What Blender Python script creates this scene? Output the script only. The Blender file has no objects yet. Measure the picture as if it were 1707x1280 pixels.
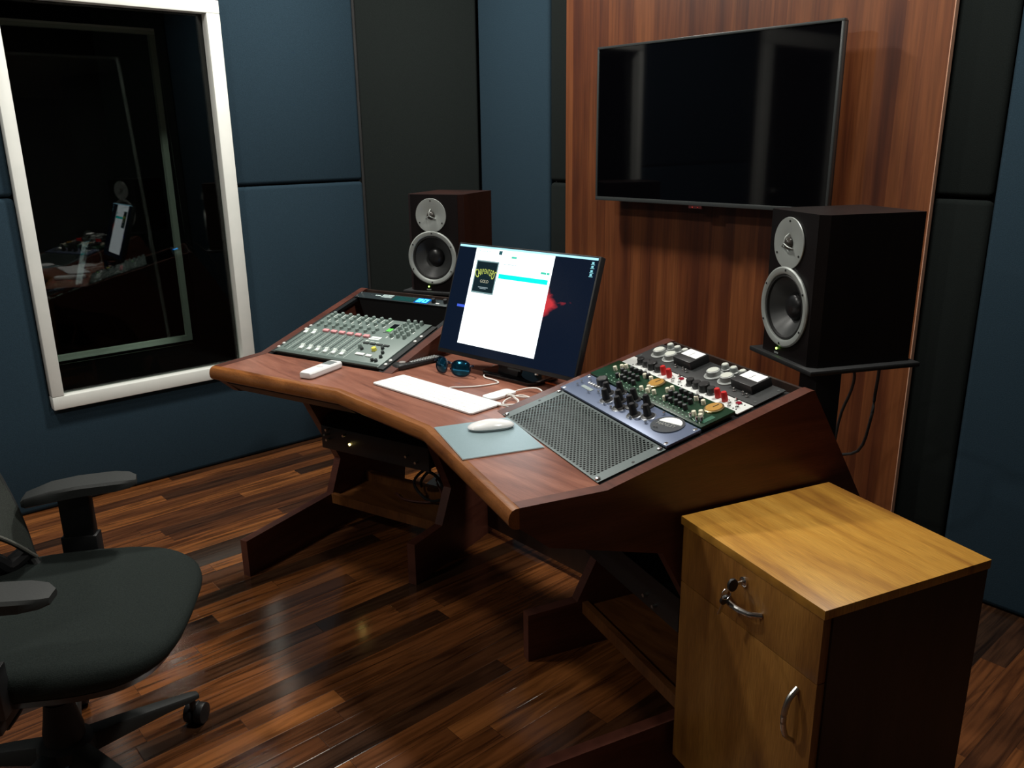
import bpy, bmesh, math, random
from mathutils import Matrix, Vector
random.seed(7)
C = bpy.context.scene.collection
S = bpy.context.scene
PI = math.pi
# ---------------------------------------------------------------- camera
cam = bpy.data.cameras.new('camera'); cam.sensor_width = 36; cam.lens = 29.095
cam.clip_start = .02
co = bpy.data.objects.new('camera', cam); C.objects.link(co)
Rv, Uv, Fv = Vector((.661311, .750007, -.0130)), Vector((-.2047, .1968, .9588)), Vector((-.7217, .6314, -.2837))
Fv.normalize(); Rv = (Rv - Fv*Rv.dot(Fv)).normalized(); Uv = Rv.cross(Fv)
co.matrix_world = Matrix(((Rv.x, Uv.x, -Fv.x, 0), (Rv.y, Uv.y, -Fv.y, 0), (Rv.z, Uv.z, -Fv.z, 1.4235), (0, 0, 0, 1)))
S.camera = co
# ---------------------------------------------------------------- world, exposure
w = bpy.data.worlds.new('world'); S.world = w; w.use_nodes = True
w.node_tree.nodes['Background'].inputs[0].default_value = (.6, .7, .8, 1)
w.node_tree.nodes['Background'].inputs[1].default_value = .0
S.view_settings.view_transform = 'Standard'; S.view_settings.look = 'None'
S.view_settings.gamma = 1; S.view_settings.use_curve_mapping = False
S.view_settings.exposure = 0.0
# ---------------------------------------------------------------- ceiling lights (position, watts)
CEIL = 2.7
LIGHTS = [((-2.72, 1.66), 38), ((-.86, 1.78), 28), ((-2.60, .15), 20), ((-.85, .15), 1), ((-2.00, -1.5), 17), ((-.60, -1.5), 2)]
LIGHT_COL = (1.0, .975, .90)
LIGHT_R = .10

# ================================================================ helpers
def nset(n, **k):
    for a, b in k.items():
        n.inputs[a.replace('_', ' ')].default_value = b
def newmat(name, col=(.5, .5, .5), rough=.5, metal=0, spec=.5, emit=None, es=1, coat=0):
    m = bpy.data.materials.new(name); m.use_nodes = True
    p = m.node_tree.nodes['Principled BSDF']
    p.inputs['Base Color'].default_value = (*col, 1); p.inputs['Roughness'].default_value = rough
    p.inputs['Metallic'].default_value = metal; p.inputs['Specular IOR Level'].default_value = spec
    p.inputs['Coat Weight'].default_value = coat; p.inputs['Coat Roughness'].default_value = .15
    if emit:
        p.inputs['Emission Color'].default_value = (*emit, 1); p.inputs['Emission Strength'].default_value = es
    return m
def speckle(name, c1, c2, scale=60, rough=.5, metal=0, bump=0, spec=.5, detail=3):
    m = newmat(name, c1, rough, metal, spec); nt = m.node_tree; p = nt.nodes['Principled BSDF']
    tc = nt.nodes.new('ShaderNodeTexCoord'); n = nt.nodes.new('ShaderNodeTexNoise')
    n.inputs['Scale'].default_value = scale; n.inputs['Detail'].default_value = detail
    r = nt.nodes.new('ShaderNodeValToRGB'); r.color_ramp.elements[0].position = .3; r.color_ramp.elements[1].position = .7
    r.color_ramp.elements[0].color = (*c1, 1); r.color_ramp.elements[1].color = (*c2, 1)
    nt.links.new(tc.outputs['Object'], n.inputs['Vector']); nt.links.new(n.outputs['Fac'], r.inputs[0])
    nt.links.new(r.outputs[0], p.inputs['Base Color'])
    if bump:
        b = nt.nodes.new('ShaderNodeBump'); b.inputs['Strength'].default_value = bump; b.inputs['Distance'].default_value = .002
        nt.links.new(n.outputs['Fac'], b.inputs['Height']); nt.links.new(b.outputs[0], p.inputs['Normal'])
    return m
def wood(name, c1, c2, c3, stretch=(1, 1, 1), scale=6, rough=.45, fine=(40, 40, 1.5), coat=0, rot=(0, 0, 0), spec=.5):
    """broad figure (stretched noise, three tones) times a fine pore noise"""
    m = newmat(name, c2, rough, 0, spec, coat=coat); nt = m.node_tree; p = nt.nodes['Principled BSDF']
    tc = nt.nodes.new('ShaderNodeTexCoord'); mp = nt.nodes.new('ShaderNodeMapping'); mp.inputs['Scale'].default_value = stretch
    mp.inputs['Rotation'].default_value = rot
    mf = nt.nodes.new('ShaderNodeMapping'); mf.inputs['Scale'].default_value = fine; mf.inputs['Rotation'].default_value = rot
    a = nt.nodes.new('ShaderNodeTexNoise'); a.inputs['Scale'].default_value = scale; a.inputs['Detail'].default_value = 5
    a.inputs['Distortion'].default_value = .6
    f = nt.nodes.new('ShaderNodeTexNoise'); f.inputs['Scale'].default_value = 12; f.inputs['Detail'].default_value = 3
    r = nt.nodes.new('ShaderNodeValToRGB'); e = r.color_ramp.elements
    e[0].position = .28; e[0].color = (*c1, 1); e[1].position = .72; e[1].color = (*c3, 1)
    x = e.new(.5); x.color = (*c2, 1)
    r2 = nt.nodes.new('ShaderNodeValToRGB'); r2.color_ramp.elements[0].color = (.62, .6, .58, 1); r2.color_ramp.elements[0].position = .3
    r2.color_ramp.elements[1].color = (1.1, 1.1, 1.1, 1); r2.color_ramp.elements[1].position = .65
    mx = nt.nodes.new('ShaderNodeMix'); mx.data_type = 'RGBA'; mx.blend_type = 'MULTIPLY'; mx.inputs[0].default_value = .75
    L = nt.links.new
    L(tc.outputs['Object'], mp.inputs[0]); L(tc.outputs['Object'], mf.inputs[0]); L(mp.outputs[0], a.inputs['Vector']); L(mf.outputs[0], f.inputs['Vector'])
    L(a.outputs['Fac'], r.inputs[0]); L(f.outputs['Fac'], r2.inputs[0]); L(r.outputs[0], mx.inputs[6]); L(r2.outputs[0], mx.inputs[7])
    L(mx.outputs[2], p.inputs['Base Color'])
    return m
def fabric(name, c, rough=.95):
    d = tuple(v*.72 for v in c)
    m = speckle(name, d, c, 350, rough, 0, .25, .15, 2)
    return m
def glassmat(name, tint=(1, 1, 1), base=.04):
    m = bpy.data.materials.new(name); m.use_nodes = True; nt = m.node_tree; nt.nodes.clear()
    o = nt.nodes.new('ShaderNodeOutputMaterial'); mx = nt.nodes.new('ShaderNodeMixShader')
    t = nt.nodes.new('ShaderNodeBsdfTransparent'); t.inputs[0].default_value = (*tint, 1)
    g = nt.nodes.new('ShaderNodeBsdfGlossy'); g.inputs['Roughness'].default_value = .01
    lw = nt.nodes.new('ShaderNodeLayerWeight'); lw.inputs[0].default_value = .5
    pw = nt.nodes.new('ShaderNodeMath'); pw.operation = 'POWER'; pw.inputs[1].default_value = 5
    ma = nt.nodes.new('ShaderNodeMath'); ma.operation = 'MULTIPLY_ADD'; ma.inputs[1].default_value = 1-base; ma.inputs[2].default_value = base
    L = nt.links.new
    L(lw.outputs['Facing'], pw.inputs[0]); L(pw.outputs[0], ma.inputs[0]); L(ma.outputs[0], mx.inputs[0])
    L(t.outputs[0], mx.inputs[1]); L(g.outputs[0], mx.inputs[2]); L(mx.outputs[0], o.inputs[0])
    return m

class MB:
    """mesh builder; every shape passes through the matrix M (root-local)"""
    def __init__(s, M=None): s.bm = bmesh.new(); s.M = M or Matrix()
    def _v(s, p): return s.bm.verts.new(s.M @ Vector(p))
    def box(s, lo, hi):
        x0, y0, z0 = lo; x1, y1, z1 = hi
        v = [s._v(p) for p in ((x0,y0,z0),(x1,y0,z0),(x1,y1,z0),(x0,y1,z0),(x0,y0,z1),(x1,y0,z1),(x1,y1,z1),(x0,y1,z1))]
        for f in ((3,2,1,0),(4,5,6,7),(0,1,5,4),(1,2,6,5),(2,3,7,6),(3,0,4,7)): s.bm.faces.new([v[i] for i in f])
        return s
    def prism(s, pts, fn, a, b):
        """polygon pts (2D) extruded from a to b; fn(p, t) -> 3D point"""
        A = [s._v(fn(p, a)) for p in pts]; B = [s._v(fn(p, b)) for p in pts]; n = len(pts)
        s.bm.faces.new(A[::-1]); s.bm.faces.new(B)
        for i in range(n): s.bm.faces.new((A[i], A[(i+1) % n], B[(i+1) % n], B[i]))
        return s
    def lathe(s, prof, n=24, M2=None, cap=True):
        """prof: (r, z) list about local z"""
        M2 = M2 or Matrix(); rings = []
        for r, z in prof:
            if r < 1e-6: rings.append([s._v(M2 @ Vector((0, 0, z)))])
            else: rings.append([s._v(M2 @ Vector((r*math.cos(2*PI*k/n), r*math.sin(2*PI*k/n), z))) for k in range(n)])
        for A, B in zip(rings, rings[1:]):
            for k in range(n):
                a0, a1 = A[k % len(A)], A[(k+1) % len(A)]; b0, b1 = B[k % len(B)], B[(k+1) % len(B)]
                f = [a0]
                if a1 is not a0: f.append(a1)
                if b1 not in f: f.append(b1)
                if b0 not in f: f.append(b0)
                if len(f) > 2: s.bm.faces.new(f)
        if cap:
            if len(rings[0]) > 1: s.bm.faces.new(rings[0][::-1])
            if len(rings[-1]) > 1: s.bm.faces.new(rings[-1])
        return s
    def cyl(s, p, r, h, n=20, r1=None, axis='z'):
        M2 = Matrix.Translation(Vector(p))
        if axis == 'x': M2 = M2 @ Matrix.Rotation(PI/2, 4, 'Y')
        if axis == 'y': M2 = M2 @ Matrix.Rotation(-PI/2, 4, 'X')
        return s.lathe([(r, 0), (r if r1 is None else r1, h)], n, M2)
    def tube(s, pts, r, n=8, smooth=4):
        P = [Vector(p) for p in pts]
        if smooth > 1 and len(P) > 2:
            Q = []
            for i in range(len(P)-1):
                p0, p1, p2, p3 = P[max(i-1, 0)], P[i], P[i+1], P[min(i+2, len(P)-1)]
                for k in range(smooth):
                    t = k/smooth
                    Q.append(.5*((2*p1)+(p2-p0)*t+(2*p0-5*p1+4*p2-p3)*t*t+(3*p1-p0-3*p2+p3)*t**3))
            Q.append(P[-1]); P = Q
        up = Vector((0, 0, 1)); rings = []
        for i, p in enumerate(P):
            d = (P[min(i+1, len(P)-1)]-P[max(i-1, 0)]).normalized()
            a = d.cross(up)
            if a.length < .05: a = d.cross(Vector((1, 0, 0)))
            a.normalize(); b = a.cross(d)
            rr = r[min(i, len(r)-1)] if isinstance(r, (list, tuple)) else r
            rings.append([s._v(p+a*math.cos(2*PI*k/n)*rr+b*math.sin(2*PI*k/n)*rr) for k in range(n)])
        for A, B in zip(rings, rings[1:]):
            for k in range(n): s.bm.faces.new((A[k], A[(k+1) % n], B[(k+1) % n], B[k]))
        s.bm.faces.new(rings[0][::-1]); s.bm.faces.new(rings[-1]); return s
    def loft(s, rings, close=True):
        R = [[s._v(p) for p in ring] for ring in rings]; n = len(R[0])
        for A, B in zip(R, R[1:]):
            for k in range(n): s.bm.faces.new((A[k], A[(k+1) % n], B[(k+1) % n], B[k]))
        if close: s.bm.faces.new(R[0][::-1]); s.bm.faces.new(R[-1])
        return s
    def ball(s, c, r, n=14):
        c = Vector(c); rr = r if isinstance(r, (tuple, list)) else (r, r, r)
        M2 = Matrix.Translation(c) @ Matrix.Diagonal((*rr, 1))
        return s.lathe([(math.sin(PI*i/(n//2)), -math.cos(PI*i/(n//2))) if 0 < i < n//2 else (0, -1 if i == 0 else 1) for i in range(n//2+1)], n, M2)
    def build(s, name, mat, parent=None, bevel=0, seg=2, angle=35, subsurf=0):
        bm = s.bm
        bmesh.ops.recalc_face_normals(bm, faces=bm.faces)
        if bevel:
            bm.normal_update()
            ed = [e for e in bm.edges if len(e.link_faces) == 2 and e.calc_face_angle(0) > math.radians(30)]
            bmesh.ops.bevel(bm, geom=ed, offset=bevel, segments=seg, affect='EDGES', profile=.5, clamp_overlap=True)
        me = bpy.data.meshes.new(name); bm.to_mesh(me); bm.free()
        me.shade_smooth(); me.set_sharp_from_angle(angle=math.radians(angle))
        if mat: me.materials.append(mat)
        o = bpy.data.objects.new(name, me); C.objects.link(o)
        if parent: o.parent = parent
        if subsurf:
            md = o.modifiers.new('sub', 'SUBSURF'); md.levels = subsurf; md.render_levels = subsurf
        return o
def tag(o, label=None, cat=None, group=None, kind=None):
    if label: o['label'] = label
    if cat: o['category'] = cat
    if group: o['group'] = group
    if kind: o['kind'] = kind
    return o
def thing(name, label, cat, loc=(0, 0, 0), rot=(0, 0, 0), group=None):
    o = bpy.data.objects.new(name, None); C.objects.link(o); o.empty_display_size = .05
    o.location = loc; o.rotation_euler = rot
    return tag(o, label, cat, group)
def struct(o): o['kind'] = 'structure'; return o
def inst(o, name, parent, loc, rot=None, scale=None):
    """another object sharing o's mesh"""
    c = o.copy(); c.name = name; C.objects.link(c); c.parent = parent; c.location = loc
    if rot: c.rotation_euler = rot
    if scale: c.scale = scale
    return c
def multi(name, mat, par, pts, fn, bevel=0):
    """one part per point; fn(mb) draws the piece about the origin"""
    b = MB(); fn(b); o0 = b.build(name, mat, par, bevel); o0.location = pts[0]
    for p in pts[1:]: inst(o0, name, par, p)
    return o0
def textmesh(txts, mat, name, parent, depth=.0004):
    """txts: list of (string, size, Matrix in root space) joined as one part"""
    bm = bmesh.new()
    for t, size, M in txts:
        cu = bpy.data.curves.new('t', 'FONT'); cu.body = t; cu.size = size; cu.extrude = depth
        cu.align_x = 'CENTER'; cu.align_y = 'CENTER'
        o = bpy.data.objects.new('t', cu); C.objects.link(o)
        dg = bpy.context.evaluated_depsgraph_get(); dg.update()
        me = bpy.data.meshes.new_from_object(o.evaluated_get(dg)); me.transform(M); bm.from_mesh(me)
        bpy.data.objects.remove(o); bpy.data.curves.remove(cu); bpy.data.meshes.remove(me)
    me = bpy.data.meshes.new(name); bm.to_mesh(me); bm.free(); me.materials.append(mat)
    o = bpy.data.objects.new(name, me); C.objects.link(o); o.parent = parent
    return o
def T(x, y, z): return Matrix.Translation((x, y, z))
def RX(a): return Matrix.Rotation(a, 4, 'X')
def RY(a): return Matrix.Rotation(a, 4, 'Y')
def RZ(a): return Matrix.Rotation(a, 4, 'Z')

# ================================================================ materials
M_blue = fabric('blue fabric', (.0225, .045, .065))
M_dark = fabric('charcoal fabric', (.0115, .0150, .0142))
M_white = speckle('white painted frame', (.80, .82, .78), (.86, .87, .83), 12, .35)
M_wallpaint = speckle('dark wall paint', (.03, .03, .03), (.04, .04, .04), 8, .9)
M_ceil = speckle('ceiling paint', (.42, .42, .40), (.47, .47, .45), 6, .9)
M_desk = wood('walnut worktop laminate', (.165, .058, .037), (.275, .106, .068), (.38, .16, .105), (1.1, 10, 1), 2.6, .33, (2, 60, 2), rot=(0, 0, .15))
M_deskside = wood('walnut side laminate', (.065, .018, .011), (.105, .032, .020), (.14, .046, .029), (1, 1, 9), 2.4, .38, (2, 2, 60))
M_bull = wood('orange stained moulding', (.16, .050, .012), (.27, .095, .024), (.36, .135, .038), (1.2, 9, 9), 3, .28, (2, 50, 50), coat=.3)
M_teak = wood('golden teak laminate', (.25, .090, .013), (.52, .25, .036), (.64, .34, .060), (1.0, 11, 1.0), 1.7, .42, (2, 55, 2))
M_teakshade = wood('golden teak laminate shaded upright', (.19, .072, .013), (.32, .138, .026), (.42, .195, .04), (7, 7, 1.1), 2.0, .42, (50, 50, 2))  # cabinet teak darkened: weaker light on the front is put into the colour
M_wenge = wood('dark wenge laminate', (.018, .009, .007), (.030, .015, .010), (.042, .022, .015), (9, 9, 1.), 2.2, .45, (50, 50, 2))
M_black = newmat('black plastic', (.012, .012, .013), .45)
M_blackgloss = newmat('gloss black', (.004, .004, .005), .08)
M_blackmetal = newmat('black powder coated steel', (.016, .017, .018), .5)
M_charcoal = speckle('charcoal plastic', (.012, .014, .0135), (.017, .019, .018), 300, .65, 0, .1)
M_seatfab = speckle('charcoal seat fabric', (.012, .0165, .0155), (.022, .028, .0255), 420, .95, 0, .4, .15)
M_spkfront = wood('near black veneer', (.0035, .0022, .0026), (.006, .0038, .004), (.008, .005, .005), (6, 6, 1), 2, .42, (40, 40, 2), spec=.3)
M_spkside = wood('dark mahogany veneer', (.010, .003, .0022), (.020, .006, .004), (.027, .008, .005), (6, 6, 1), 2, .42, (40, 40, 2), spec=.3)
M_silver = newmat('silver paint', (.42, .45, .43), .38, .3)
M_cone = newmat('black speaker cone', (.045, .047, .047), .38)
M_rubber = newmat('black rubber', (.012, .012, .012), .6)
M_chrome = newmat('brushed chrome', (.75, .75, .74), .22, 1)
M_steel = newmat('satin nickel', (.55, .54, .50), .32, 1)
M_whiteplastic = newmat('white plastic', (.86, .87, .87), .35)
M_cable = newmat('white cable', (.85, .84, .80), .5)
M_orange = newmat('orange cable', (.75, .13, .02), .5)
M_led_g = newmat('green power light', (.1, .8, .1), .4, emit=(.45, 1, .12), es=6)
M_led_y = newmat('amber power light', (.8, .6, .1), .4, emit=(1, .75, .2), es=30)
M_led_r = newmat('red standby light', (.4, .02, .01), .4, emit=(1, .05, .02), es=.10)

# ================================================================ room shell
def planks(name):
    m = newmat(name, (.2, .08, .03), .22, 0, .75, coat=.6); nt = m.node_tree; p = nt.nodes['Principled BSDF']; L = nt.links.new
    def math_(op, a=None, b=None, c=None):
        n = nt.nodes.new('ShaderNodeMath'); n.operation = op
        for i, v in enumerate((a, b, c)):
            if v is None: continue
            if hasattr(v, 'is_output'): L(v, n.inputs[i])
            else: n.inputs[i].default_value = v
        return n.outputs[0]
    g = nt.nodes.new('ShaderNodeNewGeometry'); sp = nt.nodes.new('ShaderNodeSeparateXYZ'); L(g.outputs['Position'], sp.inputs[0])
    W_, Ln = .0655, .92
    rx = math_('DIVIDE', math_('ADD', sp.outputs['X'], 1.572), W_); row = math_('FLOOR', rx)
    wn = nt.nodes.new('ShaderNodeTexWhiteNoise'); wn.noise_dimensions = '1D'; L(row, wn.inputs['W'])
    ry = math_('DIVIDE', math_('MULTIPLY_ADD', wn.outputs['Value'], Ln, sp.outputs['Y']), Ln); pl = math_('FLOOR', ry)
    w2 = nt.nodes.new('ShaderNodeTexWhiteNoise'); w2.noise_dimensions = '2D'
    cv = nt.nodes.new('ShaderNodeCombineXYZ'); L(row, cv.inputs[0]); L(pl, cv.inputs[1]); L(cv.outputs[0], w2.inputs['Vector'])
    ramp = nt.nodes.new('ShaderNodeValToRGB'); e = ramp.color_ramp.elements
    e[0].position = 0; e[0].color = (.027, .014, .008, 1); e[1].position = 1; e[1].color = (.26, .092, .025, 1)
    for pos, col in ((.2, (.055, .022, .010, 1)), (.45, (.112, .038, .013, 1)), (.75, (.18, .061, .018, 1))):
        x = e.new(pos); x.color = col
    L(w2.outputs['Value'], ramp.inputs[0])
    # grain, shifted per plank
    mp = nt.nodes.new('ShaderNodeMapping'); mp.inputs['Scale'].default_value = (26, 1.6, 1)
    ad = nt.nodes.new('ShaderNodeVectorMath'); ad.operation = 'ADD'
    sc = nt.nodes.new('ShaderNodeVectorMath'); sc.operation = 'SCALE'; sc.inputs['Scale'].default_value = 7; L(w2.outputs['Color'], sc.inputs[0])
    L(g.outputs['Position'], ad.inputs[0]); L(sc.outputs[0], ad.inputs[1]); L(ad.outputs[0], mp.inputs[0])
    n = nt.nodes.new('ShaderNodeTexNoise'); n.inputs['Scale'].default_value = 1.6; n.inputs['Detail'].default_value = 5; n.inputs['Distortion'].default_value = 1.2
    L(mp.outputs[0], n.inputs['Vector'])
    gr = nt.nodes.new('ShaderNodeValToRGB'); gr.color_ramp.elements[0].position = .32; gr.color_ramp.elements[0].color = (.30, .27, .26, 1)
    gr.color_ramp.elements[1].position = .62; gr.color_ramp.elements[1].color = (1.35, 1.35, 1.3, 1); L(n.outputs['Fac'], gr.inputs[0])
    mx = nt.nodes.new('ShaderNodeMix'); mx.data_type = 'RGBA'; mx.blend_type = 'MULTIPLY'; mx.inputs[0].default_value = .9
    L(ramp.outputs[0], mx.inputs[6]); L(gr.outputs[0], mx.inputs[7])
    # bevelled joints
    fx = math_('FRACT', rx); fy = math_('FRACT', ry)
    ex = math_('MULTIPLY', math_('MINIMUM', fx, math_('SUBTRACT', 1, fx)), W_)
    ey = math_('MULTIPLY', math_('MINIMUM', fy, math_('SUBTRACT', 1, fy)), Ln)
    d = math_('MINIMUM', ex, ey)
    h = math_('MINIMUM', math_('DIVIDE', d, .0018), 1)
    b = nt.nodes.new('ShaderNodeBump'); b.inputs['Strength'].default_value = .6; b.inputs['Distance'].default_value = .0005; L(h, b.inputs['Height'])
    # every strip lies at a very slightly different angle
    tl_ = nt.nodes.new('ShaderNodeVectorMath'); tl_.operation = 'SUBTRACT'; tl_.inputs[1].default_value = (.5, .5, .5); L(w2.outputs['Color'], tl_.inputs[0])
    ts_ = nt.nodes.new('ShaderNodeVectorMath'); ts_.operation = 'SCALE'; ts_.inputs['Scale'].default_value = .022; L(tl_.outputs[0], ts_.inputs[0])
    ta_ = nt.nodes.new('ShaderNodeVectorMath'); ta_.operation = 'ADD'; L(ts_.outputs[0], ta_.inputs[0]); L(g.outputs['Normal'], ta_.inputs[1])
    tn_ = nt.nodes.new('ShaderNodeVectorMath'); tn_.operation = 'NORMALIZE'; L(ta_.outputs[0], tn_.inputs[0]); L(tn_.outputs[0], b.inputs['Normal'])
    L(b.outputs[0], p.inputs['Normal'])
    gap = nt.nodes.new('ShaderNodeMix'); gap.data_type = 'RGBA'; gap.inputs[6].default_value = (.02, .010, .006, 1)
    L(math_('MINIMUM', math_('DIVIDE', d, .0007), 1), gap.inputs[0]); L(mx.outputs[2], gap.inputs[7]); L(gap.outputs[2], p.inputs['Base Color'])
    L(math_('MULTIPLY_ADD', n.outputs['Fac'], .10, .10), p.inputs['Roughness'])
    return m
X0, X1, Y0, Y1 = -3.62, 1.3, -3.0, 2.665
struct(MB().box((X0-.6, Y0-.1, -.1), (X1+.1, Y1+.1, 0)).build('floor', planks('dark strip parquet')))
struct(MB().box((X0-.6, Y0-.1, CEIL), (X1+.1, Y1+.1, CEIL+.1)).build('ceiling', M_ceil))
struct(MB().box((X0, Y1, 0), (X1, Y1+.1, CEIL)).build('wall_back', M_wallpaint))
struct(MB().box((X1, Y0, 0), (X1+.1, Y1, CEIL)).build('wall_right', M_wallpaint))
struct(MB().box((X0, Y0-.1, 0), (X1, Y0, CEIL)).build('wall_front', M_wallpaint))
WY0, WY1, WZ0, WZ1 = .735, 1.483, .467, 1.930      # clear opening
b = MB(); XB = -4.19
b.box((XB, Y0, 0), (X0, WY0-.02, CEIL)); b.box((XB, WY1+.02, 0), (X0, Y1, CEIL))
b.box((XB, WY0-.02, 0), (X0, WY1+.02, WZ0-.02)); b.box((XB, WY0-.02, WZ1+.02), (X0, WY1+.02, CEIL))
struct(b.build('wall_left', M_wallpaint))
# the dark booth behind the window
M_booth = speckle('booth lining', (.010, .012, .013), (.014, .016, .017), 5, .9)
b = MB(); b.box((-6.6, -.6, 0), (-6.5, 3.4, CEIL)); b.box((-6.5, -.7, 0), (XB, -.6, CEIL)); b.box((-6.5, 3.4, 0), (XB, 3.5, CEIL))
b.box((-6.6, -.7, -.1), (XB-.001, 3.5, 0)); b.box((-6.6, -.7, CEIL), (XB-.001, 3.5, CEIL+.1))
struct(b.build('wall_booth', M_booth))
# window: near frame, lining, far frame, two panes
win = struct(thing('window_1', None, None, (-3.575, 1.109, WZ0)))
o_ = Vector(win.location)
def wbox(m, lo, hi): m.box(tuple(Vector(lo)-o_), tuple(Vector(hi)-o_))
f = MB(); fx0, fx1 = -3.60, -3.545; oy0, oy1, oz0, oz1 = .690, 1.540, .413, 1.981
wbox(f, (fx0, oy0, oz0), (fx1, oy1, WZ0)); wbox(f, (fx0, oy0, WZ1), (fx1, oy1, oz1))
wbox(f, (fx0, oy0, WZ0), (fx1, WY0, WZ1)); wbox(f, (fx0, WY1, WZ0), (fx1, oy1, WZ1))
f.build('window_frame', M_white, win, .004)
f = MB()
for lo, hi in (((-4.185, WY0-.02, WZ0-.02), (-3.60, WY0, WZ1+.02)), ((-4.185, WY1, WZ0-.02), (-3.60, WY1+.02, WZ1+.02)),
               ((-4.185, WY0, WZ0-.02), (-3.60, WY1, WZ0)), ((-4.185, WY0, WZ1), (-3.60, WY1, WZ1+.02))): wbox(f, lo, hi)
f.build('window_lining', newmat('black felt lining', (.003, .003, .003), 1, spec=0), win)
f = MB(); a = .026
for lo, hi in (((-4.18, WY0+.001, WZ0+.001), (-4.15, WY1-.001, WZ0+a)), ((-4.18, WY0+.001, WZ1-a), (-4.15, WY1-.001, WZ1-.001)),
               ((-4.18, WY0+.001, WZ0+a), (-4.15, WY0+a, WZ1-a)), ((-4.18, WY1-a, WZ0+a), (-4.15, WY1-.001, WZ1-a))): wbox(f, lo, hi)
f.build('far_window_frame', newmat('white far frame', (.8, .8, .74), .5), win)
M_glass = glassmat('window glass', (.86, .9, .88), .045)
f = MB(); f = MB(T(-3.583-o_.x, 0, WZ0+.001-o_.z) @ RY(-.0105)); f.box((-.007, WY0+.0005-o_.y, 0), (0, WY1-.0005-o_.y, WZ1-WZ0-.003)); f.build('window_pane', M_glass, win)
f = MB(T(-4.04-o_.x, 0, WZ0+.012-o_.z) @ RY(-.075)); f.box((-.003, WY0+.001-o_.y, 0), (.003, WY1-.001-o_.y, WZ1-WZ0-.02)); f.build('window_pane', M_glass, win)

# door further along the left wall, seen only as a reflection in the television
dr1 = struct(thing('door_1', None, None, (-3.62, -1.23, 0)))
f = MB(); f.box((0.0005, -.56, 0), (.05, -.46, 2.06)); f.box((.0005, .44, 0), (.05, .56, 2.06)); f.box((.0005, -.56, 2.06), (.05, .56, 2.17)); f.build('door_frame', M_white, dr1, .004)
MB().box((.0005, -.459, .004), (.03, .439, 2.059)).build('door_leaf', newmat('dark door leaf', (.02, .02, .02), .3), dr1)
MB().tube([(.03, .36, 1.02), (.075, .36, 1.02), (.08, .25, 1.02)], .009, 8).build('door_handle', M_steel, dr1)
# ---------------------------------------------------------------- fabric acoustic panels
def fpanel(pts, fn, a, b_, mat, label, bevel=.018):
    m = MB(); m.prism(pts, fn, a, b_); o = m.build('acoustic_panel', mat, None, bevel, 3)
    tag(o, label, 'wall panel', 'fabric panels lining the walls'); return o
SEAM = 1.24
fl = lambda p, t: (t, p[0], p[1])
g_ = .002
fpanel([(-.60, .002), (2.188, .002), (2.188, SEAM-g_), (oy1+g_, SEAM-g_), (oy1+g_, oz0-g_), (oy0-g_, oz0-g_), (oy0-g_, SEAM-g_), (-.60, SEAM-g_)], fl, -3.619, -3.575, M_blue,
       'blue fabric wall panel running below and around the lower half of the white window')
fpanel([(-.60, SEAM+g_), (oy0-g_, SEAM+g_), (oy0-g_, oz1+g_), (oy1+g_, oz1+g_), (oy1+g_, SEAM+g_), (2.188, SEAM+g_), (2.188, 2.68), (-.60, 2.68)], fl, -3.619, -3.575, M_blue,
       'blue fabric wall panel around the upper half of the white window')
fb = lambda p, t: (p[0], t, p[1])
def backp(x0, x1, z0, z1, mat, label, y=2.62): fpanel([(x0, z0), (x1, z0), (x1, z1), (x0, z1)], fb, y, 2.664, mat, label)
backp(-3.208, -2.727, .002, 2.68, M_blue, 'tall blue fabric wall panel behind the left loudspeaker')
backp(-2.723, -2.44, .002, SEAM-g_, M_dark, 'lower black fabric strip at the left edge of the wooden feature wall')
backp(-2.723, -2.44, SEAM+g_, 2.68, M_dark, 'upper black fabric strip at the left edge of the wooden feature wall')
backp(-1.16, -.907, .002, SEAM-g_, M_dark, 'lower black fabric strip at the right edge of the wooden feature wall')
backp(-1.16, -.907, SEAM+g_, 2.68, M_dark, 'upper black fabric strip at the right edge of the wooden feature wall')
backp(-.903, -.10, .002, 2.68, M_blue, 'tall blue fabric wall panel at the right side behind the drawer cabinet')
# slanted corner traps
def corner(pa, pb, lab):
    a = Vector(pa); b2 = Vector(pb); d = (b2-a).normalized(); n = Vector((-d.y, d.x))
    q = [a, b2, b2+n*.045, a+n*.045]
    fpanel([tuple(v) for v in q], lambda p, t: (p[0], p[1], t), .002, 2.68, M_dark, lab, .01)
corner((-3.573, 2.192), (-3.212, 2.618), 'dark grey fabric panel slanted across the left corner behind the loudspeaker')
corner((-.098, 2.618), (.30, 2.192), 'dark grey fabric panel slanted across the right corner')

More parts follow.
